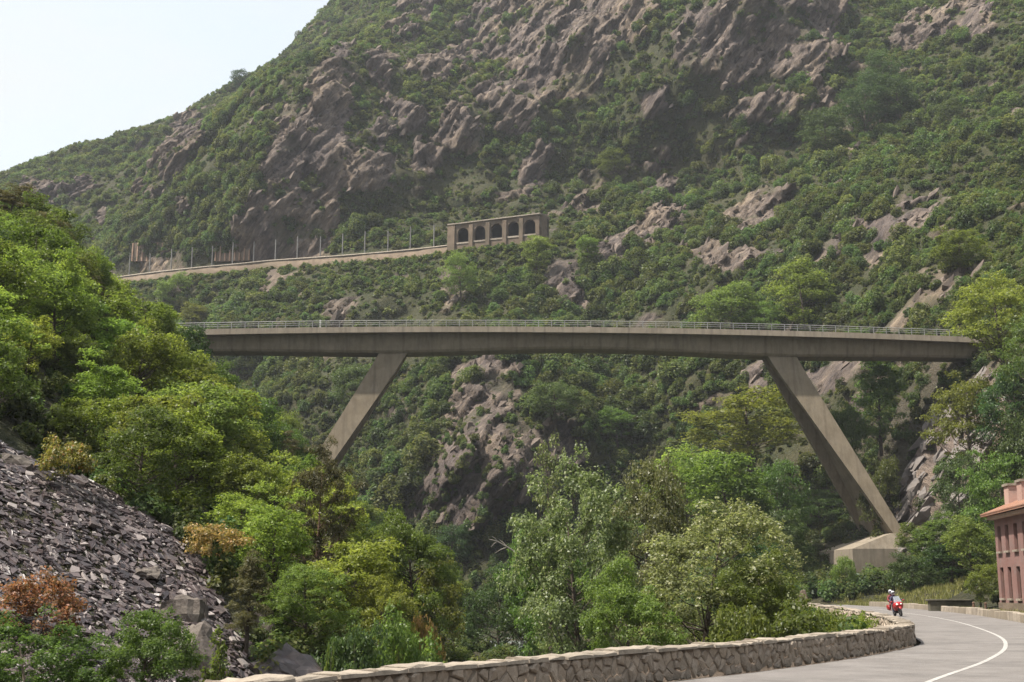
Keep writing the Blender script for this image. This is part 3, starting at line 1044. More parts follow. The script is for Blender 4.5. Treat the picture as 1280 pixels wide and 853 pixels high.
BW = 8.4
sweep(lambda s: [(0.25, dz(s) - 0.30), (BW - 0.25, dz(s) - 0.30), (BW - 0.25, dz(s) - 0.52), (BW - 1.6, dz(s) - 0.90), (1.6, dz(s) - 0.90), (0.25, dz(s) - 0.62)], 'deck_slab', 'concrete', bridge)
sweep(lambda s: [(0.0, dz(s)), (0.45, dz(s)), (0.45, dz(s) - 0.25), (0.28, dz(s) - 0.75), (0.06, dz(s) - 0.95), (-0.10, dz(s) - 0.92)], 'edge_beam', 'concrete_pale', bridge)
sweep(lambda s: [(BW, dz(s)), (BW - 0.45, dz(s)), (BW - 0.45, dz(s) - 0.25), (BW - 0.28, dz(s) - 0.75), (BW, dz(s) - 0.95)], 'edge_beam', 'concrete_pale', bridge)
sweep(lambda s: [(1.45, dz(s) - 0.903), (BW - 1.45, dz(s) - 0.903), (BW - 1.9, dz(s) - 0.9 - depth(s) + 0.35), (BW - 2.2, dz(s) - 0.9 - depth(s)), (2.2, dz(s) - 0.9 - depth(s)), (1.9, dz(s) - 0.9 - depth(s) + 0.35)], 'girder', 'concrete', bridge, 90)


def leg(px_outer, px_inner, foot_v, top_v, sgn):
    """Leaning leg: narrow plates that splay apart towards the foot, joined by a recessed web."""
    lg = link('leg', None, parent=bridge)
    rows = []
    nn = 14
    for i in range(nn + 1):
        k = i / nn
        v = top_v + (foot_v - top_v) * k
        w = 3.4 + (14.0 - 3.4) * k
        tn = BW / 2 - w / 2
        uo = np.interp(v, px_outer[1], px_outer[0])
        ui = np.interp(v, px_inner[1], px_inner[0])
        so, z = on_bridge(uo, v, tn)
        si, _ = on_bridge(ui, v, tn)
        rows.append((so, si, z, tn, w))
    rows[0] = (rows[0][0] - sgn * 0.6, rows[0][1] - sgn * 0.6, rows[0][2] + 1.3, rows[0][3], rows[0][4])

    def slab(f, name, mat='concrete'):
        mb = MB()
        ring = [f(r) for r in rows]
        for a, b in zip(ring[:-1], ring[1:]):
            pass
        vv = [bl(p) for r in ring for p in r]
        ff = []
        for i in range(len(ring) - 1):
            for j in range(4):
                ff.append((i * 4 + j, i * 4 + (j + 1) % 4, i * 4 + 4 + (j + 1) % 4, i * 4 + 4 + j))
        e = (len(ring) - 1) * 4
        ff += [(0, 1, 2, 3), (e + 3, e + 2, e + 1, e)]
        mb.add(vv, ff)
        mb.build(name, mat, lg)
    pl = 0.95
    slab(lambda r: [bpt(r[0], r[3], r[2]), bpt(r[1], r[3], r[2]), bpt(r[1], r[3] + pl, r[2]), bpt(r[0], r[3] + pl, r[2])], 'side_plate')
    slab(lambda r: [bpt(r[0], r[3] + r[4] - pl, r[2]), bpt(r[1], r[3] + r[4] - pl, r[2]), bpt(r[1], r[3] + r[4], r[2]), bpt(r[0], r[3] + r[4], r[2])], 'side_plate')

    def web(r):
        d = (r[1] - r[0])
        # the web dips deepest half way down and comes flush at both ends
        k = (r[2] - rows[-1][2]) / (rows[0][2] - rows[-1][2])
        rec = 0.04 + 0.50 * min(1, max(0, (k - 0.03) / 0.12)) * min(1, max(0, (0.93 - k) / 0.25))
        a, b = r[0] + d * 0.05, r[1] - d * rec
        return [bpt(a, r[3] + pl - 0.05, r[2]), bpt(b, r[3] + pl - 0.05, r[2]), bpt(b, r[3] + r[4] - pl + 0.05, r[2]), bpt(a, r[3] + r[4] - pl + 0.05, r[2])]
    slab(web, 'web')
    return rows


rr = leg(((995.6, 1062, 1113.5, 1131), (447, 555, 639, 667)), ((959.5, 1062, 1116.5), (447, 590, 667)), 667, 447, 1)
rl_ = leg(((473, 407, 333), (444, 550, 669)), ((508, 428, 352), (444, 560, 667)), 667, 444, -1)


def pedestal(row, front_u, ztop, label, sgn):
    so, si, z, tn, w = row
    pd = thing('bridge_pedestal', label, 'pedestal', tuple(bpt((so + si) / 2, BW / 2, 0)), 0, 'pedestals under the bridge legs')
    o = Vector(pd.location)
    c = (so + si) / 2
    a0, a1 = (si - sgn * 7.0, so + sgn * 4.0)
    t0, t1 = tn - 1.2, tn + w + 6.0
    q = lambda s, t, zz: tuple(Vector(bpt(s, t, zz)) - o)
    mb = MB()
    zt = z - 2.4
    mb.hexa([q(a0, t0, zt - 9), q(a1, t0, zt - 9), q(a1, t1, zt - 9), q(a0, t1, zt - 9)], [q(a0, t0, zt), q(a1, t0, zt), q(a1, t1, zt), q(a0, t1, zt)])
    mb.build('block', 'concrete_pale', pd)
    mb = MB()
    b0, b1 = si - sgn * 0.35, so + sgn * 0.5
    mb.hexa([q(a0 - sgn * 0.003, t0, zt + 0.004), q(a1, t0, zt + 0.004), q(a1, t1, zt + 0.004), q(a0, t1, zt + 0.004)], [q(b0, tn - 0.2, z + 0.02), q(b1, tn - 0.2, z + 0.02), q(b1, tn + w + 0.2, z + 0.02), q(b0, tn + w + 0.2, z + 0.02)])
    mb.build('sloping_top', 'concrete_pale', pd)


pedestal(rr[-1], 1081, 0, 'pale concrete block carrying the right leg of the bridge', 1)
pedestal(rl_[-1], 0, 0, 'concrete block at the foot of the left bridge leg, behind trees', -1)

post_me = None
for side, t in ((0, 0.22), (1, BW - 0.22)):
    rail = link('railing', None, parent=bridge)
    if post_me is None:
        mb = MB()
        mb.box(-0.05, 0.05, -0.04, 0.04, 0, 1.02)
        post_me = mb.mesh('post')
        post_me.materials.append(MAT['steel'])
    for s in np.arange(S0 + 0.5, S1, 2.1):
        link('post', post_me, None, rail, loc=bl(bpt(s, t, dz(s) - 0.02)), rot=(0, 0, TH))
    for h, r in ((1.04, 0.055), (0.72, 0.032), (0.40, 0.032)):
        mb = MB()
        ss = np.linspace(S0, S1, 50)
        mb.tube([bl(bpt(s, t, dz(s) + h)) for s in ss], [r] * 50, 5)
        mb.build('rail', 'steel', rail)
mb = MB()
s_, z_ = on_bridge(400, 406)
mb.box(-0.11, 0.11, -0.08, 0.08, 0, 1.15)
mb.box(-0.13, 0.13, -0.1, 0.1, 1.15, 1.22)
tag(mb.build('marker_post', 'white', None, loc=tuple(bpt(s_, -0.12 + 0.5, dz(s_)))), 'small white marker post standing at the bridge railing', 'post')
# abutments into the hillsides
for nm, s0, s1, lab in (('left', S0 - 7, S0 + 2.5, 'concrete abutment where the bridge enters the left hillside'), ('right', S1 - 2.0, S1 + 9, 'concrete abutment where the bridge enters the right hillside')):
    ab = thing('bridge_abutment', lab, 'abutment', tuple(bpt(s0, 4, 0)), 0, 'bridge abutments')
    o = Vector(ab.location)
    mb = MB()
    q = lambda s, t, zz: tuple(Vector(bpt(s, t, zz)) - o)
    z0 = dz(s0) - 14
    mb.hexa([q(s0, 0.9, z0), q(s1, 0.9, z0), q(s1, BW - 0.9, z0), q(s0, BW - 0.9, z0)], [q(s0, 0.9, dz(s0) - 3.3), q(s1, 0.9, dz(s1) - 3.3), q(s1, BW - 0.9, dz(s1) - 3.3), q(s0, BW - 0.9, dz(s0) - 3.3)])
    mb.build('wall', 'concrete', ab)
    mb = MB()
    mb.hexa([q(s0, 0.6, dz(s0) - 3.295), q(s1, 0.6, dz(s1) - 3.295), q(s1, BW - 0.6, dz(s1) - 3.295), q(s0, BW - 0.6, dz(s0) - 3.295)], [q(s0, 0.6, dz(s0) - 2.9), q(s1, 0.6, dz(s1) - 2.9), q(s1, BW - 0.6, dz(s1) - 2.9), q(s0, BW - 0.6, dz(s0) - 2.9)])
    mb.build('bearing_shelf', 'concrete_pale', ab)

# ------------------------------------------------------------------ the railway on the mountainside
rlp, rls = resample(rail_pts, 2.0)


def rail_at_u(u):
    pu, pv = proj(rlp)
    return np.array([np.interp(u, pu, rlp[:, k]) for k in range(3)])


def rail_frame(u):
    a, b = rail_at_u(u - 3), rail_at_u(u + 3)
    d = (b - a)
    d[2] = 0
    d /= np.linalg.norm(d)
    return rail_at_u(u), d, np.array([d[1], -d[0], 0])        # point, along, outwards


rw_root = thing('retaining_wall', 'long masonry retaining wall carrying the railway across the mountainside', 'wall', tuple(rail_at_u(340)))
o = rail_at_u(340)
sel = rlp[(proj(rlp)[0] > 40) & (proj(rlp)[0] < 572)]
outw = []
for i in range(len(sel)):
    d = sel[min(i + 1, len(sel) - 1)] - sel[max(i - 1, 0)]
    d[2] = 0
    d /= np.linalg.norm(d)
    outw.append((d[1], -d[0], 0))
outw = np.array(outw)


def rail_strip(name, mat, prof, parent, jitter=0.0):
    vv, ff = [], []
    k = len(prof)
    for i, (p, n_) in enumerate(zip(sel, outw)):
        for a, h in prof:
            vv.append(p - o + n_ * (a + jitter * random.uniform(-1, 1)) + np.array([0, 0, h]))
    for i in range(len(sel) - 1):
        for j in range(k):
            ff.append((i * k + j, i * k + (j + 1) % k, (i + 1) * k + (j + 1) % k, (i + 1) * k + j))
    return link(name, mesh_np(name, vv, ff), mat, parent)


rail_strip('masonry_face', 'masonry', [(0, -0.1), (0.5, -2.5), (1.1, -5.0), (2.0, -11), (-14, -11), (-14, -0.1)], rw_root, 0.10)
rail_strip('coping', 'coping', [(0.22, -0.09), (0.22, 0.28), (-0.45, 0.28), (-0.45, -0.09)], rw_root)
rail_strip('ballast', 'boulder', [(-0.6, -0.08), (-1.2, 0.15), (-9, 0.15), (-12, -0.08)], rw_root, 0.05)

PU = [134, 158.5, 184, 211, 237, 263, 289, 316, 342, 369, 398, 426, 454, 483, 511, 540.5]
mast = MB()
mast.box(-0.14, 0.14, -0.14, 0.14, -0.3, 7.3)
mast_me = mast.mesh('mast')
mast_me.materials.append(MAT['pole'])
arm = MB()
arm.tube([(0, 0, 6.6), (0, 2.6, 6.9)], [0.05, 0.04], 5)
arm.tube([(0, 0, 5.6), (0, 2.6, 6.85)], [0.04, 0.035], 5)
arm.tube([(0, 2.2, 6.75), (0, 2.2, 6.0)], [0.04, 0.04], 5)
arm_me = arm.mesh('arm')
arm_me.materials.append(MAT['pole'])
for i, u in enumerate(PU):
    p, d, n_ = rail_frame(u)
    q = p - n_ * 0.9
    po = thing('catenary_pole', f'{ORD[i]} overhead line pole from the left along the railway on the mountainside', 'pole', (q[0], q[1], q[2] + 0.1), math.atan2(d[1], d[0]), 'overhead line poles along the railway')
    h = 1.0 + 0.05 * math.sin(i * 2.3)
    link('mast', mast_me, None, po, scale=(1, 1, h))
    link('arm', arm_me, None, po, scale=(1, 1, h))

# arched gallery
A, B = rail_at_u(563), rail_at_u(668)
A = A + np.array([0, -1.0, 0])
B = B + np.array([0, -1.0, 0])
gd = B - A
glen = float(np.hypot(gd[0], gd[1]))
gslope = gd[2] / glen
gal = thing('railway_gallery', 'stone railway gallery with a row of dark arches on the mountainside', 'gallery', tuple(A), math.atan2(gd[1], gd[0]))
pxs = np.linspace(0, glen, 200)
gu = proj(np.stack([A[0] + gd[0] * pxs / glen, A[1] + gd[1] * pxs / glen, A[2] + gslope * pxs], 1))[0]
centers = [float(np.interp(u, gu, pxs)) for u in (578.5, 599.5, 620.5, 641.5, 662)]
HW, SPR, TOP = 1.75, 2.9, 5.9
bays = [1.4] + [(a + b) / 2 for a, b in zip(centers[:-1], centers[1:])] + [glen + 1.5]
for c, x0, x1 in zip(centers, bays[:-1], bays[1:]):
    mb = MB()
    zb = gslope * c
    n = 12
    arc = [(c + HW * math.cos(w), zb + SPR + HW * 1.05 * math.sin(w)) for w in np.linspace(0, math.pi, n)]
    outer = []
    for w in np.linspace(0, math.pi, n):
        # matching point on the bay's rectangle
        dx, dy = math.cos(w), math.sin(w)
        k = min((x1 - c) / dx if dx > 1e-6 else 1e9, (c - x0) / -dx if dx < -1e-6 else 1e9, (TOP - SPR) / dy if dy > 1e-6 else 1e9)
        outer.append((c + dx * k, zb + SPR + dy * k))
    right = [(c + HW, zb - 0.1), (x1, zb - 0.1)]
    left = [(x0, zb - 0.1), (c - HW, zb - 0.1)]
    for y, fl in ((0.0, 1), (1.1, -1)):
        for i in range(n - 1):
            mb.poly([(arc[i][0], y, arc[i][1]), (outer[i][0], y, outer[i][1]), (outer[i + 1][0], y, outer[i + 1][1]), (arc[i + 1][0], y, arc[i + 1][1])])
        mb.poly([(c + HW, y, zb - 0.1), (x1, y, zb - 0.1), (x1, y, zb + SPR), (c + HW, y, zb + SPR)])
        mb.poly([(x0, y, zb - 0.1), (c - HW, y, zb - 0.1), (c - HW, y, zb + SPR), (x0, y, zb + SPR)])
        mb.poly([(x1, y, zb + SPR + (TOP - SPR)), (outer[1][0], y, outer[1][1]), (x1, y, zb + SPR)] if False else [(x1, y, zb + TOP), (x1 - 0.01, y, zb + TOP), (x1, y, zb + TOP - 0.01)])
    for i in range(n - 1):
        mb.poly([(arc[i][0], 0, arc[i][1]), (arc[i + 1][0], 0, arc[i + 1][1]), (arc[i + 1][0], 1.1, arc[i + 1][1]), (arc[i][0], 1.1, arc[i][1])])
    for x in (c - HW, c + HW):
        mb.poly([(x, 0, zb - 0.1), (x, 1.1, zb - 0.1), (x, 1.1, zb + SPR), (x, 0, zb + SPR)])
    # corners of the rectangle that the fan leaves open
    mb.box(x0, x1, 0.02, 1.08, zb + TOP - 1.0, zb + TOP)
    mb.box(x0, x0 + 0.5, 0.02, 1.08, zb + SPR - 0.1, zb + TOP - 0.9)
    mb.box(x1 - 0.5, x1, 0.02, 1.08, zb + SPR - 0.1, zb + TOP - 0.9)
    mb.build('arch', 'masonry', gal)
    mb = MB()
    mb.box(c - HW - 0.2, c + HW + 0.2, -0.25, 1.3, zb - 0.25, zb + 0.25)
    mb.build('sill', 'coping', gal)
for x in [0.4] + bays[1:-1]:
    mb = MB()
    zb = gslope * x
    hw = 1.15 if x == 0.4 else 0.62
    hh = TOP + (0.5 if x == 0.4 else -0.5)
    mb.hexa([(x - hw, -0.95, zb - 6), (x + hw, -0.95, zb - 6), (x + hw, 0.6, zb - 6), (x - hw, 0.6, zb - 6)], [(x - hw, -0.35, zb + hh), (x + hw, -0.35, zb + hh), (x + hw, 0.6, zb + hh), (x - hw, 0.6, zb + hh)])
    mb.build('buttress', 'masonry', gal)
mb = MB()
mb.hexa([(-0.6, -0.6, -8), (glen + 1.5, -0.6, -8), (glen + 1.5, 1.0, -8), (-0.6, 1.0, -8)], [(-0.6, -0.05, -0.26), (glen + 1.5, -0.05, gslope * glen - 0.26), (glen + 1.5, 1.0, gslope * glen - 0.26), (-0.6, 1.0, -0.26)])
mb.build('base_wall', 'masonry', gal)
mb = MB()
mb.hexa([(-0.9, -0.55, TOP + 0.01), (glen + 1.8, -0.55, gslope * glen + TOP + 0.01), (glen + 1.8, 1.3, gslope * glen + TOP + 0.01), (-0.9, 1.3, TOP + 0.01)], [(-0.9, -0.55, TOP + 0.35), (glen + 1.8, -0.55, gslope * glen + TOP + 0.35), (glen + 1.8, 1.3, gslope * glen + TOP + 0.35), (-0.9, 1.3, TOP + 0.35)])
mb.build('cornice', 'coping', gal)
mb = MB()
g1 = gslope * glen
mb.hexa([(-0.9, 0.3, TOP + 0.36), (glen + 1.8, 0.3, g1 + TOP + 0.36), (glen + 1.8, 9, g1 + TOP + 0.36), (-0.9, 9, TOP + 0.36)], [(-0.9, 0.3, TOP + 0.6), (glen + 1.8, 0.3, g1 + TOP + 0.6), (glen + 1.8, 9, g1 + TOP + 1.6), (-0.9, 9, TOP + 1.6)])
mb.build('roof', 'masonry', gal)
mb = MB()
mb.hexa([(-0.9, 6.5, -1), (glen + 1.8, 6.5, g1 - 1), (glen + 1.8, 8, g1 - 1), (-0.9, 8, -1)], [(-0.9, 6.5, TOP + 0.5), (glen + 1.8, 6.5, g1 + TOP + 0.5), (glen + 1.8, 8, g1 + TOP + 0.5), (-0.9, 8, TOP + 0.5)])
mb.build('back_wall', 'arch_shade', gal)
for x in (-0.7, glen + 1.6):
    mb = MB()
    mb.box(x - 0.2, x + 0.2, 1.0, 8, gslope * x - 1, gslope * x + TOP + 0.3)
    mb.build('end_wall', 'masonry', gal)

# two low ribbed masonry walls on the slope above the line
for u0, u1, v0, lab in ((166, 234, 300, 'longer low reddish masonry wall on the slope above the railway'), (270, 312, 299, 'shorter low reddish masonry wall beside the big crag above the railway')):
    sm = (MPU > u0) & (MPU < u1) & (np.abs(MPV - v0 - 8) < 7)
    Yw = float(np.quantile(vert.reshape(-1, 3)[sm, 1], 0.35))
    p0, p1 = at(u0, v0 + 13, Yw + 3), at(u1, v0 + 12, Yw)
    d = p1 - p0
    L = float(np.hypot(d[0], d[1]))
    sl_ = float(d[2] / L)
    bf = thing('slope_wall', lab, 'wall', tuple(p0), math.atan2(d[1], d[0]), 'low masonry walls above the railway')
    mb = MB()
    mb.hexa([(0, 0, -4), (L, 0, -4 + sl_ * L), (L, 4, -4 + sl_ * L), (0, 4, -4)], [(0, 0, 2.7), (L, 0, 2.7 + sl_ * L), (L, 4, 2.7 + sl_ * L), (0, 4, 2.7)])
    mb.build('wall_body', 'masonry', bf)
    n = int(L / 1.7)
    for i in range(n + 1):
        mb = MB()
        mb.hexa([(-0.22, -0.4, -4), (0.22, -0.4, -4), (0.22, 0.05, -4), (-0.22, 0.05, -4)], [(-0.2, -0.25, 2.5), (0.2, -0.25, 2.5), (0.2, 0.05, 2.6), (-0.2, 0.05, 2.6)])
        mb.build('rib', 'board', bf, loc=(i * L / n, 0, sl_ * L * i / n))

# ------------------------------------------------------------------ the stone parapet along the road
WH = 0.56
wl, ws = resample(WALL_PATH, 0.25)


def wpos(s, out, h):
    """Point on the parapet: s along it, out towards the road from its road face, h above the road."""
    x = np.interp(s, ws, wl[:, 0])
    y = np.interp(s, ws, wl[:, 1])
    x2 = np.interp(s + 0.4, ws, wl[:, 0]) - np.interp(s - 0.4, ws, wl[:, 0])
    y2 = np.interp(s + 0.4, ws, wl[:, 1]) - np.interp(s - 0.4, ws, wl[:, 1])
    L = math.hypot(x2, y2)
    return (x + y2 / L * out, y - x2 / L * out, h)


par = thing('stone_parapet', 'long rubble stone parapet wall curving along the left edge of the road', 'wall', (0, 0, 0))
mb = MB()
TW = 0.46
prof = [(-0.03, -3.0), (-0.03, WH - 0.03), (-TW + 0.03, WH - 0.03), (-TW - 0.10, -3.0)]
vv = [wpos(s, a, h) for s in ws for a, h in prof]
ff = [(i * 4 + j, i * 4 + (j + 1) % 4, i * 4 + 4 + (j + 1) % 4, i * 4 + 4 + j) for i in range(len(ws) - 1) for j in range(4)]
link('mortar_core', mesh_np('mortar_core', vv, ff), 'mortar', par)


def voronoi_cells(s0, s1, h0, h1, cw, ch, seed, gap=0.012):
    """Irregular convex stones filling a strip."""
    r = random.Random(seed)
    nr_ = max(1, round((h1 - h0) / ch))
    ch = (h1 - h0) / nr_
    pts = {}
    nc = int((s1 - s0) / cw)
    for i in range(-1, nc + 1):
        for j in range(-1, nr_ + 1):
            pts[(i, j)] = (s0 + (i + 0.5 + 0.5 * (j % 2) + r.uniform(-0.42, 0.42)) * cw, h0 + (j + 0.5 + r.uniform(-0.34, 0.34)) * ch)
    cells = []
    for i in range(nc):
        for j in range(nr_):
            px, py = pts[(i, j)]
            poly = [(px - 2 * cw, h0), (px + 2 * cw, h0), (px + 2 * cw, h1), (px - 2 * cw, h1)]
            for di in (-2, -1, 0, 1, 2):
                for dj in (-1, 0, 1):
                    q = pts.get((i + di, j + dj))
                    if q is None or (di == 0 and dj == 0):
                        continue
                    mx, my = (px + q[0]) / 2, (py + q[1]) / 2
                    nx, ny = q[0] - px, q[1] - py
                    ln = math.hypot(nx, ny)
                    nx, ny = nx / ln, ny / ln
                    mx, my = mx - nx * gap, my - ny * gap
                    new = []
                    for a in range(len(poly)):
                        p, p2 = poly[a], poly[(a + 1) % len(poly)]
                        da = (p[0] - mx) * nx + (p[1] - my) * ny
                        db = (p2[0] - mx) * nx + (p2[1] - my) * ny
                        if da <= 0:
                            new.append(p)
                        if (da < 0 < db) or (db < 0 < da):
                            t = da / (da - db)
                            new.append((p[0] + (p2[0] - p[0]) * t, p[1] + (p2[1] - p[1]) * t))
                    poly = new
                    if len(poly) < 3:
                        break
                if len(poly) < 3:
                    break
            if len(poly) >= 3:
                cells.append(poly)
    return cells


def stone_geo(poly, base, sgn, mbx, rnd):
    """A rough stone standing proud of the mortar face."""
    cx = sum(p[0] for p in poly) / len(poly)
    cyy = sum(p[1] for p in poly) / len(poly)
    pr_ = rnd.uniform(0.015, 0.07)
    rings = [(1.0, -0.01), (0.93, pr_ * 0.7), (0.62, pr_ * rnd.uniform(0.9, 1.35))]
    n = len(poly)
    pts = []
    tilt = rnd.uniform(-0.12, 0.12), rnd.uniform(-0.12, 0.12)
    for k, hgt in rings:
        for p in poly:
            x, y = cx + (p[0] - cx) * k, cyy + (p[1] - cyy) * k
            extra = (rnd.uniform(-0.012, 0.012) + tilt[0] * (p[0] - cx) + tilt[1] * (p[1] - cyy)) if k < 1 else 0
            pts.append(wpos(x, base + sgn * (max(hgt + extra, 0.0) if k < 1 else hgt), y))
    fs = []
    for a in range(2):
        for i in range(n):
            f = (a * n + i, a * n + (i + 1) % n, (a + 1) * n + (i + 1) % n, (a + 1) * n + i)
            fs.append(f)
    fs.append(tuple(2 * n + i for i in range(n)))
    mbx.add(pts, fs)
    return cx, cyy


rnd = random.Random(3)
L_ = ws[-1]
stones = []
for poly in voronoi_cells(1.0, 52.0, -0.02, WH - 0.02, 0.30, 0.19, 1):
    mb = MB()
    cx, ch_ = stone_geo(poly, -0.03, 1, mb, rnd)
    p = wpos(cx, 0, ch_)
    stones.append((math.hypot(p[0], p[1]), p, mb))
for poly in voronoi_cells(40.0, L_ - 1, -1.9, WH - 0.02, 0.40, 0.26, 2):
    mb = MB()
    cx, ch_ = stone_geo(poly, -TW + 0.03, -1, mb, rnd)
    p = wpos(cx, -TW, ch_)
    stones.append((math.hypot(p[0], p[1]) + 30, p, mb))


def in_view(p, m=25):
    u, v = proj(p)
    return -m < u < 1280 + m and -m < v < 853 + m and p[1] > 1


stones.sort(key=lambda t: (not in_view(t[1]), t[0]))
rest = MB()
for k, (d_, p, mb) in enumerate(stones):
    if k < 300:
        mb.v = [tuple(np.array(q) - np.array(p)) for q in mb.v]
        mb.build('stone', 'stone', par, loc=p)
    else:
        rest.add(mb.v, mb.f)
tag(rest.build('far_stones', 'stone', par), 'smaller looking far stones of the parapet', kind='stuff')
s = 0.6
while s < L_ - 0.6:
    ln = rnd.uniform(0.35, 0.95) * (1.0 if s < 55 else 1.7)
    hh = rnd.uniform(0.04, 0.10)
    z0 = WH - 0.02 + rnd.uniform(-0.012, 0.012)
    lo, hi = [], []
    o1, o2 = rnd.uniform(0.0, 0.07), rnd.uniform(0.0, 0.06)
    nseg = 3
    mb = MB()
    ctr = np.array(wpos(s + ln / 2, -TW / 2, WH))
    ring = []
    for i in range(nseg + 1):
        q = s + 0.012 + (ln - 0.024) * i / nseg
        j = [rnd.uniform(-0.02, 0.02) for _ in range(6)]
        ring.append([wpos(q, o1 + j[0], z0), wpos(q, o1 + j[0] - 0.01, z0 + hh * 0.75 + j[2]), wpos(q, o1 - 0.06, z0 + hh + j[3]), wpos(q, -TW - o2 + 0.06, z0 + hh + j[4]), wpos(q, -TW - o2 + j[1], z0 + hh * 0.75 + j[5]), wpos(q, -TW - o2 + j[1], z0)])
    pts = [tuple(np.array(p) - ctr) for r in ring for p in r]
    fs = [(i * 6 + j, i * 6 + (j + 1) % 6, (i + 1) * 6 + (j + 1) % 6, (i + 1) * 6 + j) for i in range(nseg) for j in range(6)]
    fs += [(0, 1, 2, 3, 4, 5), tuple(nseg * 6 + j for j in range(6))[::-1]]
    mb.add(pts, fs)
    mb.build('coping_stone', 'coping', par, loc=tuple(ctr))
    s += ln

# low wall and odd blocks on the far side of the road
rp2, rs2 = resample(RIGHT, 0.5)


def rpos(s, out, h):
    x, y = np.interp(s, rs2, rp2[:, 0]), np.interp(s, rs2, rp2[:, 1])
    x2 = np.interp(s + 0.5, rs2, rp2[:, 0]) - np.interp(s - 0.5, rs2, rp2[:, 0])
    y2 = np.interp(s + 0.5, rs2, rp2[:, 1]) - np.interp(s - 0.5, rs2, rp2[:, 1])
    L = math.hypot(x2, y2)
    return (x + y2 / L * out, y - x2 / L * out, h)


lowp = thing('low_wall', 'low pale stone edge wall along the right side of the road', 'wall', (0, 0, 0))
sa_ = float(np.interp(52, rp2[:, 1], rs2))
sb_ = float(np.interp(128, rp2[:, 1], rs2))
s = sa_
while s < sb_:
    ln = rnd.uniform(1.6, 3.2)
    hh = 0.42 + rnd.uniform(-0.05, 0.06)
    red = abs(np.interp(s, rs2, rp2[:, 1]) - 103) < 1.2
    mb = MB()
    a, b = s + 0.03, s + ln - 0.03
    mb.hexa([rpos(a, 0.15, -0.2), rpos(b, 0.15, -0.2), rpos(b, 0.6, -0.2), rpos(a, 0.6, -0.2)], [rpos(a, 0.2, hh), rpos(b, 0.2, hh), rpos(b, 0.58, hh), rpos(a, 0.58, hh)])
    mb.build('wall_block', 'tile' if red else ('concrete_pale' if rnd.random() < 0.5 else 'coping'), lowp, bevel=0.03)
    s += ln
p = at(1188, 756, 101)
mb = MB()
mb.box(-1.6, 1.6, -0.4, 0.5, -0.5, 0.75)
mb.box(-1.75, 1.75, -0.5, 0.6, 0.753, 0.9)
tag(mb.build('stone_block', 'mossy', None, bevel=0.04, loc=(p[0], p[1], 0), rot=(0, 0, -0.12)), 'dark mossy stone block behind the low wall left of the house', 'stone block')
for u, Y, lab in ((1216.5, 89, 'short rusty post at the gap in the low wall'), (1231.5, 85, 'short rusty post nearest the pink house')):
    x = at(u, 750, Y)[0]
    mb = MB()
    mb.tube([(0, 0, -0.2), (0, 0, 0.75)], [0.09, 0.08], 8)
    mb.tube([(0, 0, 0.75), (0, 0, 0.82)], [0.11, 0.05], 8)
    tag(mb.build('roadside_post', 'bark_red', None, loc=(x, Y, 0)), lab, 'post')
p = at(1004, 748, 118)
mb = MB()
mb.hexa([(-0.6, -0.5, -0.6), (0.6, -0.5, -0.6), (0.6, 0.5, -0.6), (-0.6, 0.5, -0.6)], [(-0.22, -0.2, 1.15), (0.2, -0.22, 1.2), (0.22, 0.2, 1.2), (-0.2, 0.22, 1.1)])
tag(mb.build('boundary_stone', 'masonry', None, bevel=0.06, loc=(p[0], p[1], 0.4)), 'small grey upright stone at the far end of the parapet', 'stone')

# ------------------------------------------------------------------ the pink house
hz = math.atan2(-0.99, -0.135)
house = thing('pink_house', 'faded pink two storey house with tall dark windows beside the road', 'house', (34.35, 92.0, 0), hz)
HL, HD, HT = 15.0, 8.0, 6.5
wx = [1.25, 3.45, 5.85, 8.2, 10.6, 13.0]
WW = 0.5
rowsz = [(1.05, 3.15), (4.25, 6.0)]
mb = MB()
xe = [0.0]
for c in wx:
    xe += [c - WW, c + WW]
xe.append(HL)
ze = [0.75, rowsz[0][0], rowsz[0][1], rowsz[1][0], rowsz[1][1], HT]
holes = set()
for i in range(len(xe) - 1):
    for j in range(len(ze) - 1):
        hole = (i % 2 == 1) and (j % 2 == 1)
        if not hole:
            mb.poly([(xe[i], 0, ze[j]), (xe[i + 1], 0, ze[j]), (xe[i + 1], 0, ze[j + 1]), (xe[i], 0, ze[j + 1])])
        else:
            x0, x1, z0, z1 = xe[i], xe[i + 1], ze[j], ze[j + 1]
            for q in ([(x0, 0, z0), (x1, 0, z0), (x1, .28, z0), (x0, .28, z0)], [(x0, 0, z1), (x1, 0, z1), (x1, .28, z1), (x0, .28, z1)],
                      [(x0, 0, z0), (x0, .28, z0), (x0, .28, z1), (x0, 0, z1)], [(x1, 0, z0), (x1, .28, z0), (x1, .28, z1), (x1, 0, z1)]):
                mb.poly(q)
for q in ([(0, 0, .75), (0, HD, .75), (0, HD, HT), (0, 0, HT)], [(HL, 0, .75), (HL, HD, .75), (HL, HD, HT), (HL, 0, HT)], [(0, HD, .75), (HL, HD, .75), (HL, HD, HT), (0, HD, HT)]):
    mb.poly(q)
mb.build('wall', 'render_pink', house)
mb = MB()
mb.box(-0.06, HL + 0.06, -0.08, HD + 0.06, -0.6, 0.752)
mb.build('plinth', 'masonry', house)
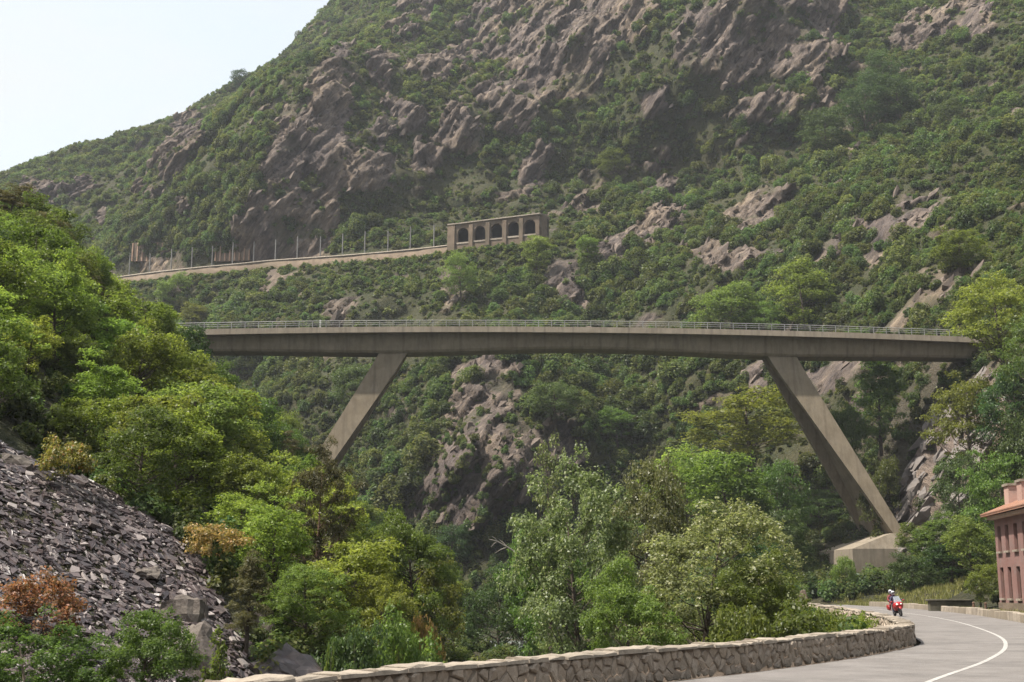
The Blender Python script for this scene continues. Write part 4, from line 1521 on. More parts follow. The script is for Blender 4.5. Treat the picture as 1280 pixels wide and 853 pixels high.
for c in wx:
    for z0, z1 in rowsz:
        wn_ = link('window', None, parent=house, loc=(c, 0.2, z0))
        h = z1 - z0
        mb = MB()
        for x in (-WW, WW - 0.07):
            mb.box(x, x + 0.07, -0.02, 0.05, 0, h)
        mb.box(-WW + 0.07, WW - 0.07, -0.02, 0.05, 0, 0.07)
        mb.box(-WW + 0.07, WW - 0.07, -0.02, 0.05, h - 0.07, h)
        mb.box(-0.03, 0.03, -0.03, 0.05, 0.07, h - 0.07)
        mb.box(-WW + 0.07, WW - 0.07, -0.015, 0.045, h * 0.6, h * 0.6 + 0.05)
        mb.build('frame', 'shutter', wn_)
        mb = MB()
        mb.box(-WW + 0.05, WW - 0.05, 0.055, 0.07, 0.05, h - 0.05)
        mb.build('pane', 'pane', wn_)
        mb = MB()
        mb.box(-WW - 0.1, WW + 0.1, -0.36, 0.04, -0.14, -0.003)
        mb.build('sill', 'coping', wn_)
mb = MB()
mb.box(-0.35, HL + 0.35, -0.40, HD + 0.35, HT + 0.003, HT + 0.22)
mb.build('cornice', 'cornice', house)
EV, RH = 0.75, 2.1
mb = MB()
x0, x1, y0, y1 = -EV, HL + EV, -EV, HD + EV
ym = HD / 2
zr = HT + 0.23
e = [(x0, y0, zr), (x1, y0, zr), (x1, y1, zr), (x0, y1, zr)]
r0, r1 = (x0 + ym + EV, ym, zr + RH), (x1 - ym - EV, ym, zr + RH)
lift = lambda p: (p[0], p[1], p[2] + 0.12)
mb.add([*e, r0, r1, *[lift(p) for p in e], lift(r0), lift(r1)], [(0, 1, 5, 4), (1, 2, 5), (2, 3, 4, 5), (3, 0, 4), (6, 7, 11, 10), (7, 8, 11), (8, 9, 10, 11), (9, 6, 10), (0, 1, 7, 6), (1, 2, 8, 7), (2, 3, 9, 8), (3, 0, 6, 9)])
roof = mb.build('roof', 'tile', house)
mb = MB()
for x in np.arange(x0 + 0.15, x1, 0.30):
    k = min(1.0, (x - x0) / (ym + EV), (x1 - x) / (ym + EV))
    yb, zb = y0 + (ym - y0) * k, zr + RH * k
    mb.tube([(x, y0 - 0.04, zr + 0.13), (x, yb, zb + 0.13)], [0.085, 0.07], 6)
for y in np.arange(y0 + 0.15, y1, 0.30):
    k = min((y - y0), (y1 - y)) / (ym + EV)
    mb.tube([(x0 - 0.04, y, zr + 0.13), (x0 + (ym + EV) * k, y, zr + RH * k + 0.13)], [0.085, 0.07], 6)
tag(mb.build('roof_tiles', 'tile', roof), None, kind='stuff')
for cx, cyy, w in ((2.0, 0.95, 0.62), (5.6, 0.95, 0.62), (10.5, 3.2, 0.6)):
    zc = zr + RH * (cyy + EV) / (ym + EV)
    mb = MB()
    mb.box(cx - w, cx + w, cyy - 0.45, cyy + 0.45, zc - 0.5, zc + 1.25)
    ch = mb.build('chimney', 'chimney', roof)
    mb = MB()
    mb.box(cx - w - 0.1, cx + w + 0.1, cyy - 0.55, cyy + 0.55, zc + 1.253, zc + 1.42)
    mb.build('chimney_cap', 'coping', roof)

# ------------------------------------------------------------------ the motorcycle with rider and passenger
MX, MY = 24.2, 82.0
bike = thing('motorcycle', 'red touring motorcycle with panniers coming round the bend', 'motorcycle', (MX, MY, 0.0), -0.02)
bike.rotation_euler = (0, math.radians(-9), -0.02)
bike.scale = (0.9, 0.9, 0.9)


def torus(mb, cy_, cz_, R, r, n=18, k=6):
    a = len(mb.v)
    for i in range(n):
        w = 2 * math.pi * i / n
        for j in range(k):
            q = 2 * math.pi * j / k
            mb.v.append((r * math.sin(q), cy_ + (R + r * math.cos(q)) * math.cos(w), cz_ + (R + r * math.cos(q)) * math.sin(w)))
    for i in range(n):
        for j in range(k):
            mb.f.append((a + i * k + j, a + i * k + (j + 1) % k, a + ((i + 1) % n) * k + (j + 1) % k, a + ((i + 1) % n) * k + j))


for yy in (-0.75, 0.75):
    wh = link('wheel', None, parent=bike)
    mb = MB()
    torus(mb, yy, 0.31, 0.245, 0.07)
    mb.build('tyre', 'black', wh, smooth=True)
    mb = MB()
    for i in range(5):
        w = 2 * math.pi * i / 5
        mb.tube([(0, yy, 0.31), (0, yy + 0.2 * math.cos(w), 0.31 + 0.2 * math.sin(w))], [0.03, 0.02], 5)
    mb.tube([(-0.09, yy, 0.31), (0.09, yy, 0.31)], [0.05, 0.05], 8)
    mb.build('rim', 'chrome', wh)


def loft(mb, secs, n=14, p=2.6):
    """Superellipse sections (y, cz, half width, half height) skinned along y."""
    a = len(mb.v)
    for (y, cz, hw, hh) in secs:
        for i in range(n):
            w = 2 * math.pi * i / n
            c, s_ = math.cos(w), math.sin(w)
            mb.v.append((hw * math.copysign(abs(c) ** (2 / p), c), y, cz + hh * math.copysign(abs(s_) ** (2 / p), s_)))
    for i in range(len(secs) - 1):
        for j in range(n):
            mb.f.append((a + i * n + j, a + i * n + (j + 1) % n, a + (i + 1) * n + (j + 1) % n, a + (i + 1) * n + j))
    mb.f.append(tuple(a + j for j in range(n)))
    mb.f.append(tuple(a + (len(secs) - 1) * n + j for j in range(n)))


mb = MB(); loft(mb, [(-0.86, 0.82, 0.10, 0.08), (-0.78, 0.80, 0.25, 0.18), (-0.55, 0.74, 0.36, 0.28), (-0.30, 0.68, 0.34, 0.30), (0.0, 0.62, 0.24, 0.24), (0.2, 0.62, 0.18, 0.16)])
mb.build('fairing', 'red_paint', bike, smooth=True)
mb = MB(); loft(mb, [(-1.06, 0.52, 0.05, 0.02), (-0.98, 0.62, 0.09, 0.05), (-0.75, 0.67, 0.10, 0.05), (-0.5, 0.62, 0.08, 0.04)])
mb.build('front_mudguard', 'red_paint', bike, smooth=True)
mb = MB(); loft(mb, [(-0.35, 0.98, 0.14, 0.10), (-0.1, 1.0, 0.18, 0.13), (0.12, 0.92, 0.14, 0.10)])
mb.build('fuel_tank', 'red_paint', bike, smooth=True)
mb = MB(); loft(mb, [(0.05, 0.84, 0.13, 0.06), (0.3, 0.83, 0.18, 0.07), (0.55, 0.90, 0.17, 0.07), (0.85, 0.92, 0.13, 0.06)])
mb.build('seat', 'black', bike, smooth=True)
mb = MB(); loft(mb, [(-0.35, 0.42, 0.18, 0.16), (0.0, 0.40, 0.24, 0.2), (0.35, 0.42, 0.16, 0.16)])
mb.build('engine', 'black', bike, smooth=True)
for sx in (-1, 1):
    mb = MB()
    mb.tube([(sx * 0.1, -0.75, 0.31), (sx * 0.1, -0.48, 1.02)], [0.03, 0.03], 6)
    mb.build('fork', 'chrome', bike)
    mb = MB()
    mb.tube([(sx * 0.08, -0.45, 1.05), (sx * 0.30, -0.36, 1.10), (sx * 0.40, -0.24, 1.06)], [0.018, 0.018, 0.02], 6)
    mb.build('handlebar', 'black', bike)
    mb = MB(); loft(mb, [(0.45, 0.62, 0.08, 0.12), (0.55, 0.62, 0.11, 0.19), (0.95, 0.64, 0.11, 0.19), (1.05, 0.64, 0.07, 0.12)])
    mb.build('pannier', 'red_paint', bike, smooth=True, loc=(sx * 0.33, 0, 0))
    mb = MB(); loft(mb, [(-0.60, 1.06, 0.04, 0.03), (-0.56, 1.06, 0.075, 0.05), (-0.52, 1.06, 0.07, 0.045)])
    mb.build('mirror', 'red_paint', bike, smooth=True, loc=(sx * 0.42, 0, 0))
    mb = MB(); loft(mb, [(-0.845, 0.84, 0.03, 0.03), (-0.80, 0.84, 0.10, 0.055), (-0.74, 0.84, 0.10, 0.05)])
    mb.build('headlight', 'lamp', bike, smooth=True, loc=(sx * 0.115, -0.03, 0))
mb = MB()
g = [(-0.26, -0.62, 0.98), (0.26, -0.62, 0.98), (0.20, -0.40, 1.38), (-0.20, -0.40, 1.38)]
mb.add(g + [(p[0], p[1] + 0.012, p[2]) for p in g] , [(0, 1, 2, 3), (7, 6, 5, 4), (0, 1, 5, 4), (1, 2, 6, 5), (2, 3, 7, 6), (3, 0, 4, 7)])
mb.build('windscreen', 'glass', bike)
mb = MB(); loft(mb, [(0.85, 1.08, 0.16, 0.1), (0.95, 1.08, 0.22, 0.15), (1.2, 1.08, 0.2, 0.14)])
mb.build('top_box', 'red_paint', bike, smooth=True)


def person(label, y, z, suit, arms_to, group):
    """Seated figure grown over a skeleton of joints."""
    root = thing('person', label, 'person', (0, 0, 0), 0, group)
    me = bpy.data.meshes.new('body')
    V = [(0, y, z), (0, y - 0.03, z + 0.25), (0, y - 0.07, z + 0.46), (0, y - 0.10, z + 0.56), (0, y - 0.12, z + 0.64)]
    Rr = [0.17, 0.155, 0.16, 0.07, 0.06]
    E = [(0, 1), (1, 2), (2, 3), (3, 4)]
    for sx in (-1, 1):
        a = len(V)
        hx, hy, hzz = arms_to
        V += [(sx * 0.19, y - 0.08, z + 0.47), (sx * 0.31, y - 0.16, z + 0.24), (sx * (hx + 0.02), hy + 0.06, hzz + 0.01), (sx * hx, hy - 0.03, hzz)]
        Rr += [0.085, 0.062, 0.045, 0.045]
        E += [(2, a), (a, a + 1), (a + 1, a + 2), (a + 2, a + 3)]
        b = len(V)
        V += [(sx * 0.13, y - 0.05, z - 0.03), (sx * 0.27, y - 0.42, z - 0.08), (sx * 0.25, y - 0.20, z - 0.46), (sx * 0.25, y - 0.36, z - 0.50)]
        Rr += [0.11, 0.082, 0.055, 0.05]
        E += [(0, b), (b, b + 1), (b + 1, b + 2), (b + 2, b + 3)]
    me.from_pydata(V, E, [])
    ob = link('body', me, suit, root)
    md = ob.modifiers.new('skin', 'SKIN')
    for i, sv in enumerate(me.skin_vertices[0].data):
        sv.radius = (Rr[i], Rr[i] * 0.85)
        sv.use_root = (i == 0)
    ob.modifiers.new('sub', 'SUBSURF').levels = 1
    mb = MB()
    for i in range(7):
        pass
    hm = bmesh.new()
    bmesh.ops.create_uvsphere(hm, u_segments=16, v_segments=10, radius=0.135)
    for vt in hm.verts:
        vt.co.z *= 1.12
        vt.co.y *= 1.1
        if vt.co.z < -0.1:
            vt.co.x *= 0.9
    me2 = bpy.data.meshes.new('helmet')
    hm.to_mesh(me2)
    hm.free()
    for p_ in me2.polygons:
        p_.use_smooth = True
    h = link('helmet', me2, 'helmet', root, loc=(0, y - 0.14, z + 0.75))
    mb = MB()
    loft(mb, [(-0.172, 0.015, 0.07, 0.03), (-0.15, 0.015, 0.105, 0.05), (-0.09, 0.015, 0.138, 0.055)])
    mb.build('visor', 'black', h, smooth=True)
    root.rotation_euler = bike.rotation_euler
    root.location = bike.location
    root.scale = bike.scale
    return root


person('person in a dark jacket and white helmet steering the red motorcycle', 0.28, 0.86, 'jacket_dark', (0.40, -0.24, 1.09), 'people on the motorcycle')
person('person in a reddish jacket and white helmet riding pillion behind the driver', 0.72, 0.94, 'jacket_red', (0.20, 0.36, 1.02), 'people on the motorcycle').location.x -= 0.04

# ------------------------------------------------------------------ plants: prototypes
def leaf_quads(c, nrm, size, aspect, r):
    """Diamond leaves at centres c with normals nrm."""
    n = len(c)
    t = r.normal(size=(n, 3))
    t -= nrm * (t * nrm).sum(1, keepdims=True)
    t /= np.linalg.norm(t, axis=1, keepdims=True) + 1e-9
    b = np.cross(nrm, t)
    L = size[:, None] * 0.5
    W = L * aspect
    sag = nrm * L * 0.18
    v = np.stack([c - t * L - sag, c + b * W, c + t * L - sag, c - b * W], 1).reshape(-1, 3)
    f = np.arange(n * 4).reshape(n, 4)
    return v, f


def unit(v):
    return v / (np.linalg.norm(v, axis=-1, keepdims=True) + 1e-9)


def make_tree(seed, H=8.0, R=3.0, base=0.06, clumps=70, leaves=9000, leaf=0.26, aspect=0.55, crad=0.26, flatz=0.75, sparse=0.0, lobes=0.3, shape='round'):
    """(trunk mesh, crown mesh): tapered trunk, limbs running to leaf clumps spread unevenly through the crown."""
    r = np.random.default_rng(seed)
    mb = MB()
    bend = r.normal(size=2) * 0.05 * H
    hs = [0, H * 0.25, H * 0.55, H * 0.88]
    tp = [np.array([0, 0, -0.8]), np.array([bend[0] * 0.2, bend[1] * 0.15, H * 0.25]), np.array([bend[0] * 0.6, bend[1] * 0.5, H * 0.55]), np.array([bend[0], bend[1], H * 0.88])]
    r0 = 0.018 * H + 0.02
    if shape == 'bush':
        r0 = 0.022
    mb.tube(tp, [r0 * 1.3, r0 * 0.85, r0 * 0.5, r0 * 0.12], 7)
    d = unit(r.normal(size=(clumps, 3)))
    d[:, 2] = np.where((d[:, 2] < -0.3) & (r.uniform(size=clumps) < 0.5), -d[:, 2], d[:, 2])
    ph_ = r.uniform(0, 40)
    lob = 1 + lobes * vnoise(d * 1.6 + ph_, seed) + 0.12 * vnoise(d * 4 + ph_, seed + 3)
    rad = r.uniform(0.35, 1.0, clumps) ** 0.45 * lob
    zc, zh = H * (base + 1) / 2, H * (1 - base) / 2 * 0.92
    cc = d * rad[:, None] * np.array([R * 0.88, R * 0.88, zh]) + np.array([0, 0, zc])
    kz = np.clip((cc[:, 2] / H - base) / (1 - base), 0, 1)
    if shape == 'cone':
        cc[:, :2] *= (1.25 - 1.05 * kz)[:, None]
    elif shape == 'bush':
        cc[:, 2] = cc[:, 2] * 0.9 + 0.02 * H
    elif shape == 'umbrella':
        cc[:, :2] *= (0.55 + 0.6 * kz)[:, None]
    else:
        cc[:, :2] *= np.where(kz < 0.35, 0.72 + 0.8 * kz, 1.0)[:, None]
    cc[:, :2] += np.interp(cc[:, 2], hs, [p[0] for p in tp])[:, None] * np.array([1, 0]) + np.interp(cc[:, 2], hs, [p[1] for p in tp])[:, None] * np.array([0, 1])
    cr = R * crad * r.uniform(0.65, 1.35, clumps)
    keep = r.uniform(size=clumps) > sparse
    cc, cr = cc[keep], cr[keep]
    for c in cc[::2]:
        h0 = max(H * 0.08, c[2] - 0.45 * math.hypot(c[0], c[1]) - 0.08 * H)
        h0 = min(h0, H * 0.8)
        o_ = np.array([np.interp(h0, hs, [p[0] for p in tp]), np.interp(h0, hs, [p[1] for p in tp]), h0])
        rb = r0 * 0.34 * (1.1 - h0 / H)
        m_ = o_ * 0.5 + c * 0.5 + np.array([0, 0, -0.04 * H]) + r.normal(size=3) * 0.03 * R
        mb.tube([o_, m_, c], [rb, rb * 0.6, rb * 0.15], 4, False)
    w = cr ** 2
    idx = r.choice(len(cc), leaves, p=w / w.sum())
    d = unit(r.normal(size=(leaves, 3)))
    d[:, 2] = np.where(d[:, 2] < -0.35, -d[:, 2] * 0.6, d[:, 2])
    rd = r.uniform(0.2, 1.0, size=(leaves, 1)) ** 0.5
    pos = cc[idx] + d * rd * cr[idx][:, None] * np.array([1.0, 1.0, flatz])
    pos += 0.35 * crad * R * np.stack([vnoise(pos * 2.3, seed), vnoise(pos * 2.3, seed + 1), vnoise(pos * 2.3, seed + 2)], 1)
    pos[:, 2] = np.maximum(pos[:, 2], 0.05 * H * r.uniform(0.3, 1, leaves))
    nrm = unit(d * 0.6 + np.array([0, 0, 0.5]) + r.normal(size=(leaves, 3)) * 0.5)
    v, f = leaf_quads(pos, nrm, leaf * r.uniform(0.55, 1.35, leaves), aspect, r)
    return mb.mesh('trunk', smooth=True), mesh_np('crown', v, f), float(np.quantile(np.hypot(v[:, 0], v[:, 1]), 0.97)), float(np.quantile(v[:, 2], 0.995))


def make_bush(seed, H=1.8, R=1.3, leaves=1800, leaf=0.16, aspect=0.55, stems=9, spiky=0.0):
    r = np.random.default_rng(seed)
    mb = MB()
    cl = []
    for i in range(stems):
        az = i * 2.39996 + r.uniform(-0.4, 0.4)
        k = r.uniform(0.15, 1.0)
        e_ = np.array([math.cos(az) * R * k * 0.85, math.sin(az) * R * k * 0.85, H * (0.95 - 0.45 * k * k) * r.uniform(0.75, 1.1)])
        m_ = e_ * np.array([0.45, 0.45, 0.55])
        mb.tube([(0.1 * math.cos(az), 0.1 * math.sin(az), -0.3), m_, e_], [0.045, 0.03, 0.01], 5, False)
        for q in (1.0, 0.75, 0.5):
            cl.append((e_ * np.array([q, q, q]) + r.normal(size=3) * 0.12 * R, R * r.uniform(0.22, 0.42) * (1 - spiky * 0.4)))
    cc = np.array([c for c, _ in cl])
    cr = np.array([s for _, s in cl])
    w = cr ** 2
    idx = r.choice(len(cc), leaves, p=w / w.sum())
    d = unit(r.normal(size=(leaves, 3)))
    pos = cc[idx] + d * (r.uniform(0.2, 1, size=(leaves, 1)) ** 0.6) * cr[idx][:, None] * np.array([1, 1, 0.8 + spiky])
    pos[:, 2] = np.abs(pos[:, 2])
    nrm = unit(d * 0.6 + np.array([0, 0, 0.5]) + r.normal(size=(leaves, 3)) * 0.5)
    v, f = leaf_quads(pos, nrm, leaf * r.uniform(0.6, 1.3, leaves), aspect, r)
    return mb.mesh('stems', smooth=True), mesh_np('foliage', v, f), float(np.quantile(np.hypot(v[:, 0], v[:, 1]), 0.985)), float(np.quantile(v[:, 2], 0.997))


PROTO = {}
PROTO['broad'] = [make_tree(100 + i, 8.0, 3.0, 0.05, 85, 14000, 0.205, 0.55, 0.25, 0.8, 0.05, 0.4) for i in range(5)]
PROTO['dense'] = [make_tree(120 + i, 8.0, 3.2, 0.02, 90, 14000, 0.205, 0.55, 0.26, 0.85, 0.0, 0.35) for i in range(3)]
PROTO['near'] = [make_tree(140 + i, 9.0, 3.4, 0.04, 130, 34000, 0.14, 0.62, 0.20, 0.85, 0.12, 0.45) for i in range(4)]
PROTO['thin'] = [make_tree(150 + i, 10.0, 1.7, 0.25, 44, 2600, 0.15, 0.62, 0.24, 1.0, 0.3, 0.5) for i in range(2)]
PROTO['layer'] = [make_tree(160 + i, 9.0, 3.6, 0.06, 95, 15000, 0.21, 0.55, 0.27, 0.38, 0.05, 0.45) for i in range(3)]
PROTO['pine'] = [make_tree(170 + i, 8.5, 2.3, 0.22 if i == 0 else 0.12, 80, 16000, 0.27, 0.16, 0.24, 0.6, 0.04, 0.4, 'cone' if i == 1 else 'round') for i in range(3)]
PROTO['bush'] = [make_tree(180 + i, 1.8, 1.3, 0.0, 60, 4500, 0.11, 0.55, 0.23, 0.9, 0.05, 0.5, 'bush') for i in range(4)]
PROTO['sprig'] = [make_bush(190 + i, 1.8, 0.7, 1100, 0.12, 0.5, 7, 0.8) for i in range(2)]
PLACED = []


def plant(species, name, label, cat, loc, h, w, leafmat, group=None, bark='bark', rot=None, k=None):
    """A tree (trunk + crown) or bush (stems + foliage) h metres tall and w metres wide."""
    ps = PROTO[species]
    tm, cm, pr_, ph = ps[(k if k is not None else random.randrange(len(ps))) % len(ps)]
    o = thing(name, label, cat, tuple(loc), random.uniform(0, 6.28) if rot is None else rot, group)
    o.scale = (w / 2 / pr_, w / 2 / pr_, h / ph)
    for nm, me_, mt in (('trunk' if cat == 'tree' else 'stems', tm, bark), ('crown' if cat == 'tree' else 'foliage', cm, leafmat)):
        if not me_.materials:
            me_.materials.append(MAT[mt])
        c = link(nm, me_, None, o)
        c.material_slots[0].link = 'OBJECT'
        c.material_slots[0].material = MAT[mt]
    PLACED.append((np.array(loc), h, w))
    return o


def gz1(x, y):
    return float(ground_z([x], [y])[0])


def hero(species, label, u, vtop, Y, wpx, leafmat, cat='tree', name=None, group=None, bark='bark', k=None, hmin=1.0, hmax=30, sink=0.0):
    p = at(u, vtop, Y)
    z = gz1(p[0], Y) - sink
    h = min(max(p[2] - z, hmin), hmax)
    if p[2] - z < hmin or p[2] - z > hmax:
        print('hero height', label, round(p[2] - z, 1))
        z = p[2] - h if p[2] - z > hmax else z
    w = wpx / F_PX * Y
    nm = name or {'pine': 'pine_tree', 'bush': 'bush', 'sprig': 'sapling', 'thin': 'poplar_tree', 'near': 'riverside_tree', 'layer': 'broadleaf_tree'}.get(species, 'broadleaf_tree')
    return plant(species, nm, label, cat, (p[0], Y, z), h, w, leafmat, group, bark, None, k)


GB = 'trees on the river bank behind the parapet'
hero('near', 'tall pale leaved tree, left of the pair behind the middle of the parapet', 725, 572, 68, 165, 'leaf_pale', group=GB, k=0)
hero('near', 'pale leaved tree directly left of the bright green slope trees', 800, 577, 75, 120, 'leaf_pale', group=GB, k=1)
hero('thin', 'thin airy poplar top rising highest left above the pale trees', 688, 546, 74, 52, 'leaf_pale', group=GB, k=0)
hero('near', 'broad round green tree right above the middle of the parapet', 868, 632, 55, 235, 'leaf_pale', group=GB, k=2)
hero('near', 'low leafy tree at the lower left of the broad round tree', 790, 700, 50, 130, 'leaf_mid', group=GB, k=3)
hero('near', 'green tree on the right flank of the broad round tree', 938, 690, 52, 120, 'leaf_mid', group=GB, k=0)
hero('near', 'shadowy tree left of the pale trees, low by the water', 690, 660, 78, 120, 'leaf_mid', group=GB, k=1)
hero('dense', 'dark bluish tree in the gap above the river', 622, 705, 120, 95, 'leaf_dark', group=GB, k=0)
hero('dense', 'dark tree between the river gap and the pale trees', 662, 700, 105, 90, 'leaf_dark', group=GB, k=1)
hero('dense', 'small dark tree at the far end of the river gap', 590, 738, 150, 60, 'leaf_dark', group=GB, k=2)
GS = 'bushes behind the parapet bend'
hero('bush', 'leafy green bush pressed against the valley side of the parapet', 985, 752, 44, 125, 'leaf_mid', 'bush', group=GS, k=0)
hero('bush', 'green bush in the crook of the parapet bend', 1035, 762, 46, 80, 'leaf_bright', 'bush', group=GS, k=1)
hero('bush', 'small bright bush just inside the parapet bend', 1078, 768, 45, 48, 'leaf_bright', 'bush', group=GS, k=2)
hero('bush', 'low bush along the valley side left of the parapet bend', 925, 758, 40, 110, 'leaf_mid', 'bush', group=GS, k=3)

# trees round the right leg of the bridge and on the right slope
GM = 'trees around the right bridge leg'
MID = [
    ('layer', 'tall bright green tree just left of the right bridge leg', 935, 487, 226, 165, 'leaf_bright'),
    ('layer', 'bright green spreading tree lower left of the tall bright one', 858, 556, 186, 140, 'leaf_bright'),
    ('broad', 'bright green tree between the spreading tree and the bridge leg', 915, 570, 172, 130, 'leaf_bright'),
    ('dense', 'dark green tree under the middle of the right bridge leg', 972, 580, 176, 82, 'leaf_mid'),
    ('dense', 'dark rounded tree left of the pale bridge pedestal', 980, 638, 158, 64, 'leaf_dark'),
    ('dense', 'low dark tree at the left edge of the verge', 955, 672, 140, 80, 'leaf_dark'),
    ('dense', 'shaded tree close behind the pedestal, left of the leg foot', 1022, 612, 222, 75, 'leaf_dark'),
    ('bush', 'small tree in front of the pedestal', 1053, 696, 150, 36, 'leaf_mid'),
    ('dense', 'leafy tree hugging the right side of the leg foot', 1150, 655, 168, 56, 'leaf_mid'),
    ('broad', 'green tree on the slope right of the leg foot', 1175, 640, 150, 100, 'leaf_mid'),
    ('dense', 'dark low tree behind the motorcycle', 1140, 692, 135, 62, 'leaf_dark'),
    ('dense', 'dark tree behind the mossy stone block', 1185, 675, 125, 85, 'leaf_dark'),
    ('broad', 'light leaved small tree against the corner of the pink house', 1222, 706, 100, 44, 'leaf_bright'),
    ('broad', 'green tree left of the pink house roof', 1212, 645, 118, 70, 'leaf_mid'),
    ('layer', 'bright green tree standing out beside the pale rock face', 1205, 470, 178, 100, 'leaf_bright'),
    ('layer', 'tall green tree hiding the right end of the bridge', 1246, 342, 176, 125, 'leaf_bright'),
    ('dense', 'dark tree below the right end of the bridge', 1262, 455, 170, 90, 'leaf_dark'),
    ('layer', 'green tree above the chimneys of the pink house', 1245, 565, 140, 90, 'leaf_mid'),
    ('dense', 'dark tree right of the pale rock face', 1195, 570, 165, 75, 'leaf_dark'),
    ('dense', 'dark tree at the right picture edge above the house', 1285, 520, 140, 80, 'leaf_dark'),
    ('broad', 'tree hanging over the rock face under the bridge end', 1095, 448, 212, 70, 'leaf_mid'),
    ('broad', 'young tree on the rock left of the bridge end', 1065, 500, 210, 60, 'leaf_mid'),
    ('broad', 'tree between the leg and the pale rock face', 1092, 575, 205, 55, 'leaf_mid'),
    ('layer', 'green tree at the right picture edge level with the deck', 1290, 385, 160, 90, 'leaf_mid'),
]
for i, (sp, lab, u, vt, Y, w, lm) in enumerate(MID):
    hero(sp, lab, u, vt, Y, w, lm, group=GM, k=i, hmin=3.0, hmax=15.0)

# left bank, named plants
GL = 'plants at the foot of the left hillside'
hero('pine', 'dark pine with a bare reddish trunk in the lower left woods', 398, 553, 64, 112, 'needles', bark='bark_red', group=GL, k=0)
hero('bush', 'yellow green bush with reddish tips at the top of the scree', 88, 544, 50.5, 84, 'leaf_gold', 'bush', group=GL, k=0)
hero('bush', 'orange tinted bush at the right edge of the scree', 272, 655, 51, 92, 'leaf_orange', 'bush', group=GL, k=1)
hero('bush', 'reddish bush low on the scree at the left edge', 58, 716, 39, 118, 'leaf_red', 'bush', group=GL, k=2)
hero('near', 'leafy green bush filling the lower left corner', 55, 768, 30, 190, 'leaf_mid', 'bush', 'bush', group=GL, k=0, hmin=1.5)
hero('near', 'green bush right of the lower left corner, below the big boulder', 170, 765, 31, 150, 'leaf_mid', 'bush', 'bush', group=GL, k=1, hmin=1.5)
hero('sprig', 'bright green sapling right of the tall pointed boulder', 272, 785, 36, 52, 'leaf_bright', 'sapling', group=GL, k=0)
hero('sprig', 'tiny sapling just right of the pyramid shaped boulder', 412, 808, 33, 26, 'leaf_bright', 'sapling', group=GL, k=1, hmin=0.6)
hero('pine', 'small dark conifer at the lower end of the scree', 312, 690, 45, 62, 'needles', group=GL, k=1, hmin=1.5)
hero('near', 'low rounded green tree right of the small conifer', 385, 708, 50, 125, 'leaf_mid', group=GL, k=2)
hero('near', 'leafy tree hanging towards the river at the end of the woods', 520, 640, 82, 120, 'leaf_bright', group=GL, k=3)
hero('broad', 'bright tree beside the river gap, lowest of the left woods', 545, 700, 88, 80, 'leaf_bright', group=GL, k=0)
hero('near', 'green bush below the leafy tree near the parapet', 470, 720, 56, 95, 'leaf_bright', group=GL, k=1)
hero('bush', 'rusty brown bush low beside the river gap', 522, 770, 60, 60, 'leaf_orange', 'bush', group=GL, k=3)
hero('bush', 'green bush at the water end of the left bank', 500, 760, 50, 95, 'leaf_mid', 'bush', group=GL, k=0)
hero('bush', 'dark low bush behind the parapet left of the river gap', 440, 780, 46, 90, 'leaf_dark', 'bush', group=GL, k=1)
hero('pine', 'dark pine at the left edge on the hillside skyline', 8, 226, 104, 110, 'needles', group=GL, k=0)
hero('pine', 'brownish pine on the upper left hillside', 60, 268, 100, 80, 'needles', group=GL, k=2)
hero('pine', 'brownish pine on the skyline above the left end of the bridge', 175, 368, 112, 60, 'needles', group=GL, k=0)
hero('pine', 'brownish pine low at the left picture edge above the scree', 30, 430, 78, 75, 'needles', group=GL, k=1)

# the woods of the left hillside
cand = []
r = np.random.default_rng(21)
occ = [(p[0], p[1], w) for p, h, w in PLACED]
pts_ = []
for _ in range(9000):
    x, y = r.uniform(-75, -4), r.uniform(50, 205)
    u, v = proj(np.array([x, y, gz1(x, y) if False else 0.0]))
    if not (-60 < u < 640):
        continue
    if in_poly(np.array([x]), np.array([y]), SCREE)[0]:
        continue
    if x > -7.5 + 0.0 * y:
        continue
    if any((x - a) ** 2 + (y - b) ** 2 < 3.7 ** 2 for a, b in pts_):
        continue
    if any((x - a) ** 2 + (y - b) ** 2 < (0.35 * w + 0.8) ** 2 for a, b, w in occ):
        continue
    if y > 186 and x > -56:                      # keep the bridge clear
        continue
    pts_.append((x, y))
zz = ground_z([p[0] for p in pts_], [p[1] for p in pts_])
forest = []
for (x, y), z in zip(pts_, zz):
    if z < -4.5:
        continue
    h = r.uniform(4.4, 7.2)
    if y < 66:
        h *= 0.72
    w = h * r.uniform(0.8, 1.05)
    forest.append((x, y, float(z), h, w))
# keep those that the photograph could show: a coarse depth pass from near to far
buf = np.full((107, 160), 1e9)
UU, VV = np.meshgrid((np.arange(160) + 0.5) * 8, (np.arange(107) + 0.5) * 8)


def stamp(p, h, w, write=True):
    u, v = proj(np.array([p[0], p[1], p[2] + h * 0.58]))
    su, sv = w / 2 * F_PX / p[1], h * 0.43 * F_PX / p[1]
    m_ = ((UU - u) / su) ** 2 + ((VV - v) / sv) ** 2 < 1
    vis = m_ & (buf > p[1])
    if write:
        core = ((UU - u) / su) ** 2 + ((VV - v) / sv) ** 2 < 0.6
        buf[core & (buf > p[1])] = p[1]
    return int(vis.sum()), float(u), float(v)


